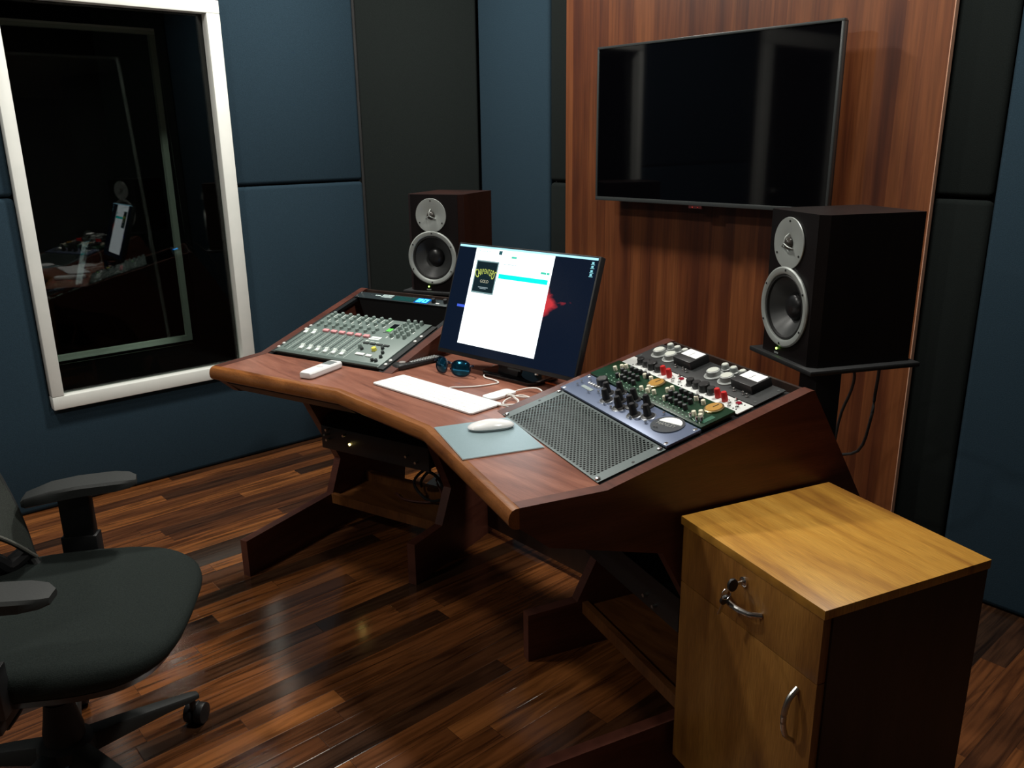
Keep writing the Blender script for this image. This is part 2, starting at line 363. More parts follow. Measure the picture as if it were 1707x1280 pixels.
# ---------------------------------------------------------------- wooden feature wall
def stripwood():
    m = newmat('red brown strip laminate', (.25, .08, .03), .42); nt = m.node_tree; p = nt.nodes['Principled BSDF']; L = nt.links.new
    tc = nt.nodes.new('ShaderNodeTexCoord')
    def noise(scale, mapscale, det, dist=0):
        mp = nt.nodes.new('ShaderNodeMapping'); mp.inputs['Scale'].default_value = mapscale; L(tc.outputs['Object'], mp.inputs[0])
        n = nt.nodes.new('ShaderNodeTexNoise'); n.inputs['Scale'].default_value = scale; n.inputs['Detail'].default_value = det
        n.inputs['Distortion'].default_value = dist; L(mp.outputs[0], n.inputs['Vector']); return n.outputs['Fac']
    a = noise(16, (1, 1, .05), 1); f = noise(30, (3, 3, .12), 4, .5); s = noise(5, (1, 1, .35), 3, .5)
    sn = nt.nodes.new('ShaderNodeMath'); sn.operation = 'MULTIPLY_ADD'; sn.inputs[1].default_value = 21; L(tc.outputs['Object'], sn.inputs[0])
    sx = nt.nodes.new('ShaderNodeSeparateXYZ'); L(tc.outputs['Object'], sx.inputs[0]); L(sx.outputs['X'], sn.inputs[0]); sn.inputs[2].default_value = 0
    fl_ = nt.nodes.new('ShaderNodeMath'); fl_.operation = 'FLOOR'; L(sn.outputs[0], fl_.inputs[0])
    wn = nt.nodes.new('ShaderNodeTexWhiteNoise'); wn.noise_dimensions = '1D'; L(fl_.outputs[0], wn.inputs['W'])
    m1 = nt.nodes.new('ShaderNodeMath'); m1.operation = 'MULTIPLY_ADD'; m1.inputs[1].default_value = .30; L(wn.outputs['Value'], m1.inputs[0]); L(a, m1.inputs[2])
    m2 = nt.nodes.new('ShaderNodeMath'); m2.operation = 'MULTIPLY_ADD'; m2.inputs[1].default_value = .38; L(s, m2.inputs[0]); L(m1.outputs[0], m2.inputs[2])
    r = nt.nodes.new('ShaderNodeValToRGB'); e = r.color_ramp.elements
    e[0].position = .55; e[0].color = (.058, .0135, .005, 1); e[1].position = 1.0; e[1].color = (.165, .051, .0155, 1); x = e.new(.78); x.color = (.105, .028, .0085, 1)
    L(m2.outputs[0], r.inputs[0])
    r2 = nt.nodes.new('ShaderNodeValToRGB'); r2.color_ramp.elements[0].color = (.72, .7, .7, 1); r2.color_ramp.elements[0].position = .35
    r2.color_ramp.elements[1].color = (1.1, 1.1, 1.1, 1); r2.color_ramp.elements[1].position = .6; L(f, r2.inputs[0])
    mx = nt.nodes.new('ShaderNodeMix'); mx.data_type = 'RGBA'; mx.blend_type = 'MULTIPLY'; mx.inputs[0].default_value = .8
    L(r.outputs[0], mx.inputs[6]); L(r2.outputs[0], mx.inputs[7]); L(mx.outputs[2], p.inputs['Base Color'])
    return m
PXL, PXR = -2.552, -1.047
wp = thing('wooden_wall_panel', 'large red brown wood strip panel standing against the back wall behind the television', 'wall panel', (-1.80, 2.55, 0))
MB().box((PXL+1.80, 0, 0), (PXR+1.80, .019, 2.66)).build('panel_board', stripwood(), wp)
MB().box((PXR+1.80, -.0008, 0), (PXR+1.8025, .0195, 2.66)).build('edge_band', newmat('pale edge band', (.55, .30, .2), .4), wp)
b = MB()
for x in (-.64, -.2, .2, .64): b.box((x-.02, .0195, .02), (x+.02, .069, 2.6))
b.build('batten', M_wenge, wp)

# ---------------------------------------------------------------- ceiling lights
M_lamp = newmat('lit diffuser', (1, 1, 1), .5, emit=LIGHT_COL, es=2)
for k, ((x, y), pw) in enumerate(LIGHTS):
    t = thing('ceiling_light', 'round recessed white ceiling downlight', 'ceiling light', (x, y, CEIL-.012), group='ceiling downlights')
    MB().lathe([(LIGHT_R+.004, 0), (LIGHT_R+.022, 0), (LIGHT_R+.024, .004), (LIGHT_R+.02, .012), (LIGHT_R+.004, .012)], 32, cap=False).build('trim_ring', M_white, t)
    MB().cyl((0, 0, .006), LIGHT_R+.003, .005, 32).build('diffuser', M_lamp, t)
    ld = bpy.data.lights.new('lamp', 'AREA'); ld.shape = 'DISK'; ld.size = LIGHT_R*2; ld.energy = pw; ld.color = LIGHT_COL
    lo = bpy.data.objects.new('lamp', ld); C.objects.link(lo); lo.parent = t; lo.location = (0, 0, .003)

# ================================================================ television
tv = thing('television', 'large black wall-mounted flat television on the red brown wood panel', 'television', (-1.7995, 2.45, 1.19))
W2, Ht = .4875, .559
b = MB()
b.box((-W2, 0, 0), (W2, .018, .014)); b.box((-W2, 0, Ht-.008), (W2, .018, Ht)); b.box((-W2, 0, .014), (-W2+.008, .018, Ht-.008)); b.box((W2-.008, 0, .014), (W2, .018, Ht-.008))
b.build('bezel', newmat('dark grey bezel', (.05, .055, .055), .3, .3), tv, .001)
MB().box((-W2+.008, .004, .014), (W2-.008, .016, Ht-.008)).build('screen', newmat('glossy television screen', (.001, .001, .0015), .045, 0, .36), tv)
b = MB(); b.box((-W2+.002, .018, .002), (W2-.002, .032, Ht-.002)); b.box((-.33, .032, .03), (.33, .055, .33)); b.build('back_shell', M_black, tv, .004)
b = MB(); b.box((-.22, .055, .12), (.22, .066, .15)); b.box((-.22, .055, .3), (.22, .066, .33)); b.box((-.2, .0655, .08), (.2, .0995, .36)); b.build('wall_bracket', M_blackmetal, tv)
MB().box((-.035, -.0015, -.010), (.02, .010, -.0005)).build('logo_badge', newmat('dark badge', (.05, .01, .01), .3), tv)
b = MB(); b.ball((-.018, -.002, -.006), .0022); b.ball((.004, -.002, -.006), .0016); b.build('standby_light', M_led_r, tv)

# ================================================================ loudspeakers + stands
def speaker(x, y, zt, yaw, label, sidemat, plate_lab, cable=False):
    w_, h, d = .229, .357, .271
    yawm = yaw
    u = Vector((math.cos(yaw), math.sin(yaw), 0)); v = Vector((-math.sin(yaw), math.cos(yaw), 0))
    c0 = Vector((x, y, zt-h)) + u*w_/2
    t = thing('studio_speaker', label, 'loudspeaker', c0, (0, 0, yaw), 'pair of loudspeakers beside the screen')
    ch = .018
    out = [(-w_/2+ch, 0), (w_/2-ch, 0), (w_/2, ch), (w_/2, d), (-w_/2, d), (-w_/2, ch)]
    b = MB().prism(out, lambda p, z: (p[0], p[1]+.0006, z), 0, h); b.bm.normal_update()
    bmesh.ops.delete(b.bm, geom=[f_ for f_ in b.bm.faces if f_.calc_center_median().y < .001], context='FACES_ONLY')
    b.build('enclosure', sidemat, t)
    # baffle plate with the round woofer opening
    bx0, bx1, bz0, bz1 = -w_/2+ch, w_/2-ch, 0, h; hx, hz, hr = -.012, h-.232, .0808; rx0, rx1 = max(bx0, hx-.0985), min(bx1, hx+.0985)
    b = MB(); n_ = 64; I = []; O = []
    for k in range(n_):
        a = 2*PI*(k+.5)/n_; dx_, dz_ = math.cos(a), math.sin(a)
        I.append(b._v((hx+hr*dx_, 0, hz+hr*dz_)))
        q_ = min(((bx1-hx) if dx_ > 0 else (hx-bx0))/max(abs(dx_), 1e-6), ((bz1-hz) if dz_ > 0 else (hz-bz0))/max(abs(dz_), 1e-6))
        O.append(b._v((hx+dx_*q_, 0, hz+dz_*q_)))
    for k in range(n_):
        k2 = (k+1) % n_; pa, pb = O[k].co, O[k2].co; mid = []
        if abs(pa.x-pb.x) > 1e-5 and abs(pa.z-pb.z) > 1e-5:
            mid = [b._v((bx1 if max(pa.x, pb.x) > bx1-1e-5 else bx0, 0, bz1 if max(pa.z, pb.z) > bz1-1e-5 else bz0))]
        b.bm.faces.new([I[k], O[k]]+mid+[O[k2], I[k2]])
    b.build('front_baffle', M_spkfront, t)
    F = T(0, 0, 0) @ RX(PI/2)          # local z -> -y (towards the viewer)
    cx = -.012
    tw = F @ T(cx, h-.076, .0004); wo = F @ T(cx, h-.232, .0004)
    MB(tw).lathe([(.0615, 0), (.0625, .002), (.0618, .0035), (.022, .0030), (.018, .0015), (.0155, .0008)], 48, cap=False).build('tweeter_plate', M_silver, t)
    MB(tw).lathe([(.0155, .0006), (.0152, .003), (.0125, .0085), (.007, .0125), (0, .0138)], 24, cap=False).build('tweeter_dome', newmat('tweeter silk', (.05, .045, .04), .25), t)
    b = MB(tw)
    for k in range(3):
        a = PI/2+k*2*PI/3; b.tube([(.023*math.cos(a), .023*math.sin(a), .003), (.014*math.cos(a), .014*math.sin(a), .013), (0, 0, .0165)], .0017, 6)
    b.build('tweeter_guard', M_silver, t)
    sp_ = [(tw @ Vector((.053*math.cos(a), .053*math.sin(a), .0025))) for a in (PI/2, PI/2+2*PI/3, PI/2+4*PI/3)]
    sp_ += [(tw @ Vector((.091*math.cos(a), .091*math.sin(a)-.156, .0055))) for a in [PI/3*k+.5 for k in range(6)]]
    multi('screw', M_black, t, sp_, lambda m: m.cyl((0, 0, 0), .0028, .002, 10, axis='y') if False else m.cyl((0, -.002, 0), .0028, .002, 10, axis='y'))
    MB(wo).lathe([(.099, 0), (.0995, .004), (.096, .0065), (.086, .0065), (.082, .004), (.081, .0005), (.0805, -.0003)], 64, cap=False).build('woofer_frame', M_silver, t)
    MB(wo).lathe([(.081, .0005), (.0785, .0030), (.075, .0025), (.0725, -.003)], 48, cap=False).build('surround', M_rubber, t)
    # cone is recessed: cut visually by a dish lying in front of a pocket-coloured disc
    MB(wo).lathe([(.0725, -.003), (.060, -.012), (.046, -.0225), (.034, -.033), (.030, -.036), (0, -.037)], 48, cap=False).build('cone', M_cone, t)
    MB(wo).lathe([(.0345, -.0325), (.033, -.026), (.027, -.0195), (.015, -.0155), (0, -.0145)], 32, cap=False).build('dust_cap', newmat('dust cap', (.014, .014, .015), .3), t)
    MB(F @ T(cx-.02, h-.341, .0004)).cyl((0, 0, 0), .0028, .002, 12).build('power_light', M_led_g, t)
    textmesh([('AUDIO', .006, F @ T(cx-.02, h-.352, .0008))], M_silver, 'brand_plate', t, .0002) if False else MB(F @ T(cx-.02, h-.352, .0004)).box((-.009, -.0022, 0), (.009, .0022, .0008)).build('brand_plate', newmat('grey badge', (.25, .27, .27), .4), t)
    # stand
    cc = c0 + v*(d/2)
    s = thing('speaker_stand', plate_lab, 'speaker stand', (cc.x, cc.y, 0), (0, 0, yaw), 'loudspeaker stands behind the desk')
    zt2 = zt-h-.0005
    MB().box((-.137, -.15, zt2-.012), (.137, .152, zt2)).build('top_plate', M_blackmetal, s, .002)
    MB().box((-.072, -.038, .02), (.004, .038, zt2-.0125)).build('column', M_black, s, .006)
    MB().box((-.15, -.13, 0), (.15, .15, .0195)).build('base_plate', M_blackmetal, s, .003)
    return t
speaker(-1.158, 1.875, 1.250, -.464, 'dark studio loudspeaker with silver rings standing right of the screen, above the bay with meters', M_spkfront,
        'black stand carrying the right loudspeaker, in front of the wood panel')
speaker(-2.62, 1.78, 1.233, .47, 'dark studio loudspeaker with silver rings standing left of the screen, behind the mixing console', M_spkside,
        'black stand carrying the left loudspeaker, hidden mostly by the desk')
for nm, pts, lab in (('a', [(-1.055, 2.13, .885), (-1.10, 2.30, .76), (-1.13, 2.36, .68), (-1.18, 2.40, .55), (-1.20, 2.42, .3), (-1.2, 2.44, .008)], 'thin black cable hanging under the right loudspeaker, the straighter left one'),
                     ('b', [(-.955, 2.13, .88), (-1.00, 2.24, .79), (-1.03, 2.30, .70), (-1.035, 2.30, .62), (-1.08, 2.34, .50), (-1.2, 2.38, .42), (-1.30, 2.38, .2), (-1.34, 2.4, .008)], 'thin black cable hanging under the right loudspeaker, the one bending at the panel\'s edge')):
    tag(MB().tube(pts, .0045, 8).build('speaker_cable', M_rubber), lab, 'cable', 'cables hanging behind the right loudspeaker')

# ================================================================ desk
PH = .302; cP, sP = math.cos(PH), math.sin(PH); TILT = .2631
HK = .2155; DX, DY = -1.80, 1.116
desk = thing('studio_desk', 'wide angled walnut mixing desk with two sloped equipment bays on splayed legs', 'desk', (DX, DY, 0))
def W3(s, u, v, z): return (s*(HK+u*cP+v*sP), -u*sP+v*cP, z)
def pl2(s, u, v): p = W3(s, u, v, 0); return (p[0], p[1])
ZT = .75
top = [pl2(1, .53, 0), pl2(1, 0, 0), pl2(-1, 0, 0), pl2(-1, .53, 0), pl2(-1, .53, .192), pl2(-1, -.0285, .192), pl2(-1, -.0285, .60), pl2(1, -.0285, .60), pl2(1, -.0285, .192), pl2(1, .53, .192)]
MB().prism(top, lambda p, z: (p[0], p[1], z), .706, ZT).build('worktop', M_desk, desk)
# rounded front moulding, mitred at the kinks
prof = [(.0, .75), (.008, .7495), (.0155, .7465), (.0205, .7405), (.023, .7325), (.0235, .727), (.0225, .719), (.019, .7125), (.013, .708), (.006, .7062), (.0, .706)]
b = MB(); rings = []
mit = 1/math.cos(PH/2)
stations = [((-1, .53), None), ((-1, 0), None), ((1, 0), None), ((1, .53), None)]
for (s, u), _ in stations:
    P = Vector(W3(s, u, 0, 0))
    if u: n = Vector((-s*sP, -cP, 0)); k = 1
    else: n = Vector((-s*math.sin(PH/2), -math.cos(PH/2), 0)); k = mit
    rings.append([(P.x+n.x*a*k, P.y+n.y*a*k, z) for a, z in prof])
b.loft(rings); b.build('edge_moulding', M_bull, desk, angle=25)
def board(name, s, u0, u1, prof, mat=M_deskside, bev=0):
    return MB().prism(prof, lambda p, t: W3(s, t, p[0], p[1]), u0, u1).build(name, mat, desk, bev)
outer = [(0, .706), (0, .7505), (.192, .7505), (.70, .887), (.712, .887), (.823, .704), (.884, .602), (.93, .45), (.86, 0), (.02, 0), (.02, .133), (.44, .148), (.495, .27), (.33, .579), (.062, .653), (.02, .69)]
inner = [(.192, .7505), (.70, .887), (.712, .887), (.823, .704), (.884, .602), (.93, .45), (.86, 0), (.26, 0), (.26, .148), (.415, .152), (.475, .27), (.33, .579), (.20, .70)]
MB().prism([pl2(-1, -.0285, .70), pl2(1, -.0285, .70), pl2(1, -.0285, .72), pl2(-1, -.0285, .72)], lambda p, z: (p[0], p[1], z), .03, .70).build('shade_board', M_wenge, desk)  # added board; darkens the space under the desk and blocks light from behind
M_shelf = wood('orange brown shelf laminate', (.10, .034, .009), (.17, .060, .016), (.23, .09, .026), (1.2, 9, 1), 3, .4, (2, 50, 2))
for s, nm in ((1, 'right'), (-1, 'left')):
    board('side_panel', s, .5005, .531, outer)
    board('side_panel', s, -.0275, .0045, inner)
    board('underside_board', s, .0046, .5004, [(.02, .690), (.062, .657), (.33, .583), (.80, .583), (.80, .60), (.335, .60), (.07, .674), (.02, .705)], M_wenge)
    board('back_board', s, .0046, .5004, [(.70, .85), (.712, .85), (.86, .602), (.86, .59), (.835, .59)], M_wenge)
    board('top_rail', s, .0046, .5004, [(.700, .860), (.703, .884), (.712, .884), (.712, .86)], M_wenge)
    sh = board('shelf', s, .0046, .5004, [(.432, .112), (.432, .148), (.45, .148), (.45, .132), (.63, .132), (.63, .17), (.648, .17), (.648, .112)], M_shelf)
# grey rack strips at the bay edges
M_railmetal = newmat('rack rail steel', (.05, .052, .055), .35, .8)
# rack bay frames
uR = Vector((cP, -sP, 0)); vR = Vector((sP, cP, 0)); uL = Vector((cP, sP, 0)); vL = Vector((-sP, cP, 0))
K2 = Vector((DX+HK, DY, ZT)); K1 = Vector((DX-HK, DY, ZT))
OR = K2+.0105*uR+.192*vR; OL = K1-.495*uL+.192*vL
def rackloc(s, l, x=0, h=.001):
    o, u, v, yaw = (OR, uR, vR, -PH) if s > 0 else (OL, uL, vL, PH)
    vs = v*math.cos(TILT)+Vector((0, 0, math.sin(TILT))); n = u.cross(vs)
    return o+u*x+vs*l+n*h, (TILT, 0, yaw)
Mtilt = RX(TILT)
for s in (1, -1):
    p0, rot = rackloc(s, 0, 0, 0)
    b = MB(T(*(p0-Vector((DX, DY, 0)))) @ RZ(rot[2]) @ Mtilt)
    M0 = b.M
    for x in (-.0045, .468):
        MB(M0).box((x+(.0005 if x > 0 else 0), .004, -.012), (x+.019, .498, -.0015)).build('rack_rail', M_railmetal, desk)

PW = .4826
def screws(t, pts, mat=M_chrome, r=.0062):
    b0 = None
    for x, y in pts:
        if b0 is None:
            b0 = MB().lathe([(r, 0), (r, .0012), (r*.8, .003), (r*.3, .0038), (0, .0038)], 14).build('screw', mat, t); b0.location = (x, y, .003)
        else: inst(b0, 'screw', t, (x, y, .003))
def knob(name, t, mat, r, h, pts, rtop=None, z=.003, cap=None, n=18, skirt=None):
    prof = []
    if skirt: prof += [(skirt, 0), (skirt, .0025), (r, .004)]
    else: prof += [(r, 0)]
    rt = rtop or r*.92
    prof += [(rt, h*.92), (rt*.88, h), (0, h)]
    o0 = MB().lathe(prof, n).build(name, mat, t); c0 = None
    if cap: c0 = MB().lathe([(rt*.82, h-.0002), (rt*.82, h+.0008), (0, h+.0009)], n).build(name+'_cap', cap, o0)
    for k, (x, y) in enumerate(pts):
        if k == 0: o0.location = (x, y, z); continue
        q = inst(o0, name, t, (x, y, z))
        if c0: inst(c0, name+'_cap', q, (0, 0, 0))
    return o0
def device(s, l0, l1, name, label, cat, panelmat, th=.003, body=.06, x0=0, x1=PW, h=.001, panel=True, bodyw=(.02, .4626)):
    p, rot = rackloc(s, l0, 0, h)
    t = thing(name, label, cat, p, rot)
    if panel: MB().box((x0, 0, 0), (x1, l1-l0-.001, th)).build('front_panel', panelmat, t, .0006)
    if body: MB().box((bodyw[0], .004, -body), (bodyw[1], l1-l0-.005, -.0001)).build('chassis', M_blackmetal, t)
    return t, l1-l0

# ---- right bay: perforated vent
t, H_ = device(1, .0, .170, 'vent_panel', 'grey perforated metal vent panel nearest the front of the right bay', 'rack panel', None, panel=False, body=0)
M_ventgrey = newmat('grey enamel', (.115, .145, .145), .42, .2)
hx0, hx1, hy0, hy1 = .030, .4526, .004, .165
b = MB(); b.box((0, 0, 0), (hx0, H_-.001, .002)); b.box((hx1, 0, 0), (PW, H_-.001, .002)); b.box((hx0, 0, 0), (hx1, hy0, .002)); b.box((hx0, hy1, 0), (hx1, H_-.001, .002))
b.build('panel_frame', M_ventgrey, t)
# perforated sheet: real holes, hex packed
pit = .0086; bm = bmesh.new(); nx = int((hx1-hx0)/(pit*.866)); ny = int((hy1-hy0)/pit); px_ = (hx1-hx0)/nx; py_ = (hy1-hy0)/ny; rh = .0031
for i in range(nx):
    for j in range(ny + (1 if i % 2 else 0)):
        off = -.5 if i % 2 else 0
        ya = max(hy0, hy0+(j+off)*py_); yb = min(hy1, hy0+(j+off+1)*py_); xa = hx0+i*px_; xb = xa+px_
        if (yb-ya) < py_*.9:
            bm.faces.new([bm.verts.new(p) for p in ((xa, ya, .0016), (xb, ya, .0016), (xb, yb, .0016), (xa, yb, .0016))]); continue
        cx, cy = (xa+xb)/2, (ya+yb)/2; O = []; I = []
        for k in range(8):
            a = PI/8+k*PI/4; dx_, dy_ = math.cos(a), math.sin(a)
            I.append(bm.verts.new((cx+rh*dx_, cy+rh*dy_, .0016)))
            sc = min((xb-xa)/2/abs(dx_), (yb-ya)/2/abs(dy_)); O.append(bm.verts.new((cx+dx_*sc, cy+dy_*sc, .0016)))
        cor = {0: (xb, yb), 2: (xa, yb), 4: (xa, ya), 6: (xb, ya)}
        for k in range(8):
            k2 = (k+1) % 8
            f_ = [I[k], O[k]]
            if k in cor: f_.append(bm.verts.new((*cor[k], .0016)))
            f_ += [O[k2], I[k2]]; bm.faces.new(f_)
me = bpy.data.meshes.new('perforated_sheet'); bm.to_mesh(me); bm.free(); me.materials.append(newmat('grey perforated sheet', (.070, .088, .086), .42, .2))
o = bpy.data.objects.new('perforated_sheet', me); C.objects.link(o); o.parent = t
MB().box((hx0, hy0, -.03), (hx1, hy1, -.026)).build('inner_tray', newmat('black cavity', (.004, .004, .004), .9), t)
screws(t, [(.011, .007), (PW-.011, .007), (PW-.011, H_-.009), (.011, H_-.009)])
hole = lambda m: m.cyl((0, 0, 0), .0034, .0006, 12)
multi('mounting_hole', M_black, t, [(.011, H_*.6, .002), (PW-.011, H_*.55, .002)], hole)

# ---- compressor with blue-grey panel
M_bluegrey = newmat('blue grey anodised panel', (.14, .175, .27), .38, .3)
t, H_ = device(1, .171, .262, 'tube_processor', 'blue grey tube processor with tall black knobs and an oval meter in the right bay', 'rack unit', M_bluegrey, th=.006, h=.004)
knob('knob', t, M_black, .0095, .030, [(.172-.024, .062), (.172+.0, .084), (.215, .058), (.238, .083), (.261, .059), (.293, .083), (.336, .059)][:0] or
     [(.148, .058), (.148+.03, .036), (.175, .080), (.213, .054), (.241, .033), (.238, .080), (.262, .055), (.303, .035), (.293, .080), (.336, .052)], rtop=.0075, z=.006, skirt=.016, cap=newmat('knob pointer grey', (.03, .03, .032), .3))
knob('power_knob', t, M_black, .016, .020, [(.092, .078)], z=.006)
knob('dial_plate', t, newmat('satin grey dial', (.30, .32, .36), .3, .6), .019, .0012, [(.178, .036), (.241, .033), (.303, .035), (.336, .052), (.148, .058)], z=.006)
multi('push_button', M_whiteplastic, t, [(.056+k*.0112, .058+k*.0006, .006) for k in range(5)], lambda m: m.cyl((0, 0, 0), .0035, .005, 10))
tog = lambda m: m.lathe([(.0045, 0), (.0045, .0025), (.002, .003), (.0022, .009), (0, .0098)], 10)
b = MB(); b.box((.048, .036, .006), (.098, .046, .0075)); b.build('label_strip', newmat('pale strip', (.30, .36, .36), .4), t)
multi('toggle_switch', M_chrome, t, [(x, y, .006) for x, y in ((.03, .05), (.045, .068), (.035, .035), (.10, .03), (.115, .062), (.125, .045), (.195, .02), (.225, .02), (.255, .07), (.31, .02), (.36, .03), (.36, .08), (.28, .045), (.20, .078))], lambda m: m.cyl((0, 0, 0), .0032, .0065, 10))
el = [(math.cos(a)*.036, math.sin(a)*.036) for a in [2*PI*k/40 for k in range(40)]]
ME = T(.408, .056, .0061) @ RZ(.25)
MB(ME).prism([(x*1.15, y*.95) for x, y in el], lambda p, z: (p[0], p[1], z), 0, .0025).build('oval_badge', newmat('badge grey metal', (.16, .18, .2), .28, .7), t)
MB(ME).prism([(math.cos(a)*.031, math.sin(a)*.021+.006) for a in [PI*k/16 for k in range(17)]], lambda p, z: (p[0]+.002, p[1], z), .0024, .0038).build('meter', newmat('lit meter face', (.85, .86, .8), .4, emit=(1, .97, .85), es=.5), t)
textmesh([('MANLEY', .0145, ME @ T(-.001, -.004, .0028)), ('TUBE', .007, ME @ T(0, -.018, .0028))][:1], newmat('silver lettering', (.55, .57, .55), .3, .6), 'lettering', t)
for x in (-.02, -.012): MB(ME).cyl((x, -.022, .0024), .002, .004, 8).build('badge_screw', M_chrome, t)
screws(t, [(.011, .007), (PW-.011, .007), (PW-.011, H_-.008), (.011, H_-.008)], r=.0066)

# ---- green unit
M_green = speckle('dark green panel', (.004, .028, .012), (.007, .042, .019), 40, .3)
t, H_ = device(1, .263, .3545, 'channel_strip', 'dark green rack unit crowded with small black and cream knobs in the right bay', 'rack unit', M_green, th=.008, h=.006, x0=.002, x1=PW-.001)
pts = []
for side in (0, .215):
    for r_, (y, n0) in enumerate(((.030, 7), (.052, 7), (.074, 7))):
        for k in range(n0):
            x = .078+side+k*.0185+(r_ % 2)*.006
            if r_ and k > 5: continue
            pts.append((x, y+random.uniform(-.002, .002)))
M_cream = newmat('cream knob', (.80, .76, .60), .4)
cream_i = {0, 5, 6, 12, 13}
bl = [p for k, p in enumerate(pts) if k % 19 not in (0, 6, 12, 13)]
knob('knob', t, M_black, .0060, .012, bl, z=.008, cap=newmat('grey knob top', (.10, .105, .11), .35), n=14)
cr = [(.097, .030), (.160, .070), (.188, .070), (.214, .024), (.226, .038), (.238, .026), (.258, .031), (.277, .057), (.279, .069), (.307, .028), (.370, .071), (.399, .069), (.425, .024), (.435, .036), (.448, .025), (.058, .066), (.066, .074), (.05, .05)]
knob('cream_button', t, M_cream, .0052, .011, cr, z=.008, n=14, rtop=.0052)
M_gold = newmat('amber meter face', (.55, .30, .07), .25, .3, emit=(1, .55, .15), es=.06)
for x, y in ((.216, .066), (.437, .069)):
    MB(T(x, y, .0081)).lathe([(.0225, 0), (.0225, .004), (.0195, .005)], 32).build('meter_bezel', M_chrome if False else newmat('brass bezel', (.5, .38, .2), .25, .9), t)
    MB(T(x, y, .0132)).cyl((0, 0, 0), .0185, .0008, 28).build('meter', M_gold, t)
    MB(T(x, y, .0142)).box((-.001, -.002, 0), (.001, .014, .0006)).build('needle', M_black, t)
b = MB()
for k in range(28):
    b.box((.05+k*.0145, .0085, .008), (.0555+k*.0145, .0105, .0086))
for k in range(22): b.cyl((.06+k*.0185, .0165+(k % 2)*.003, .008), .0018, .005, 8)
b.build('printed_marking', newmat('pale green marking', (.30, .50, .36), .5), t)
b = MB(); b.box((.458, .014, .008), (.472, .046, .0086)); b.build('name_plate', newmat('sea green plate', (.04, .14, .09), .2), t)
knob('toggle_switch', t, M_chrome, .0042, .012, [(.43, .012), (.455, .010), (.463, .016)], z=.008, n=10)
screws(t, [(.012, .007), (PW-.012, .007), (.012, H_-.008), (PW-.012, H_-.008)], r=.006)

# ---- white 1U preamp
M_offwhite = newmat('white enamel', (.78, .80, .78), .3)
t, H_ = device(1, .356, .402, 'preamplifier', 'slim white rack unit with black and red knobs in the right bay', 'rack unit', M_offwhite, h=.003)
M_red = newmat('red knob', (.55, .02, .02), .35)
for s0 in (0, .216):
    knob('knob', t, M_black, .0105, .016, [(.060+s0, .030), (.086+s0, .030), (.141+s0, .030)], z=.003, skirt=.0125)
    knob('large_knob', t, M_black, .0145, .019, [(.114+s0, .030)], z=.003)
    knob('red_knob', t, M_red, .0075, .022, [(.169+s0, .026), (.196+s0, .024)], z=.003, cap=newmat('red cap', (.6, .03, .03), .3))
    multi('toggle_switch', M_chrome, t, [(x+s0, y, .003) for x, y in ((.214, .022), (.218, .038), (.225, .012), (.243, .02))], tog)
    MB(T(.231+s0, .034, .003)).lathe([(.007, 0), (.007, .002), (.004, .003), (0, .003)], 16).build('indicator', newmat('dark red jewel', (.25, .005, .02), .2), t)
multi('mounting_hole', M_black, t, [(x, y, .003) for x in (.046, .25, .262, .455, .465) for y in (.012, .036)], lambda m: m.cyl((0, 0, 0), .0018, .001, 8))

# ---- black compressor with meters
M_matt = newmat('dark grey panel', (.022, .024, .025), .45)
t, H_ = device(1, .404, .494, 'compressor', 'black twin compressor with white-faced meters and silver dials at the top of the right bay', 'rack unit', M_matt, h=.003)
M_lightgrey = newmat('light grey knob body', (.32, .34, .33), .4)
M_paleface = newmat('pale aluminium cap', (.72, .75, .68), .35, .2)
for s0 in (0, .229):
    knob('dial', t, M_lightgrey, .0175, .016, [(.055+s0, .044), (.106+s0, .044)], rtop=.0165, z=.003, cap=M_paleface, n=28, skirt=.024)
    knob('knob', t, M_lightgrey, .0095, .015, [(.052+s0, .082), (.084+s0, .082), (.117+s0, .082)], rtop=.0088, z=.003, cap=M_paleface, n=18, skirt=.012)
    M_ = T(.174+s0, .057, .003)
    b = MB(M_ ); b.prism([(-.038, 0), (.038, 0), (.036, .021), (-.036, .021)], lambda p, tt: (p[0], tt, p[1]), -.027, .031); mh = b.build('meter_housing', M_black, t, .002)
    MB(M_).box((-.031, -.004, .0205), (.031, .027, .0215)).build('meter', newmat('white meter face', (.86, .86, .84), .5, emit=(1, .98, .92), es=.35), mh)
    b = MB(M_); b.box((-.0006, -.002, .0216), (.0006, .018, .0221)); b.build('needle', M_black, mh)
    multi('toggle_switch', M_chrome, t, [(x+s0, y, .003) for x, y in ((.161, .020), (.193, .020), (.208, .018))], tog)
multi('mounting_hole', newmat('hole grey', (.08, .09, .09), .4), t, [(.012, .012, .003), (PW-.012, .012, .003), (PW-.012, .078, .003)], hole)

# ---- left bay: mixing console
M_console = newmat('console grey green', (.15, .20, .185), .45, .1)
t, H_ = device(-1, .012, .306, 'mixing_console', 'grey small mixing console with faders and pink buttons in the left bay', 'mixing console', M_console, th=.006, x0=.018, x1=.462, h=.002, bodyw=(.022, .458))
b = MB(); b.box((0, 0, -.002), (.0175, H_-.001, .0015)); b.box((.4625, 0, -.002), (.4826, H_-.001, .0015)); b.build('rack_ear', newmat('dark grey ear', (.04, .045, .045), .4, .4), t)
MB().box((.022, 0, .0005), (.458, .014, .0066)).build('arm_rest', newmat('console front edge', (.08, .11, .10), .4, .1), t)
ch = [.025+.0355*k for k in range(8)]
M_kn = newmat('grey green knob', (.19, .25, .23), .5)
for row, y in enumerate((.196, .216, .251, .271, .288)):
    knob('knob', t, M_kn, .0072, .009, [(x+.018, y-.002) for x in ch], rtop=.006, z=.006, n=12)
M_mark = newmat('white printing', (.85, .92, .88), .5)
b = MB()
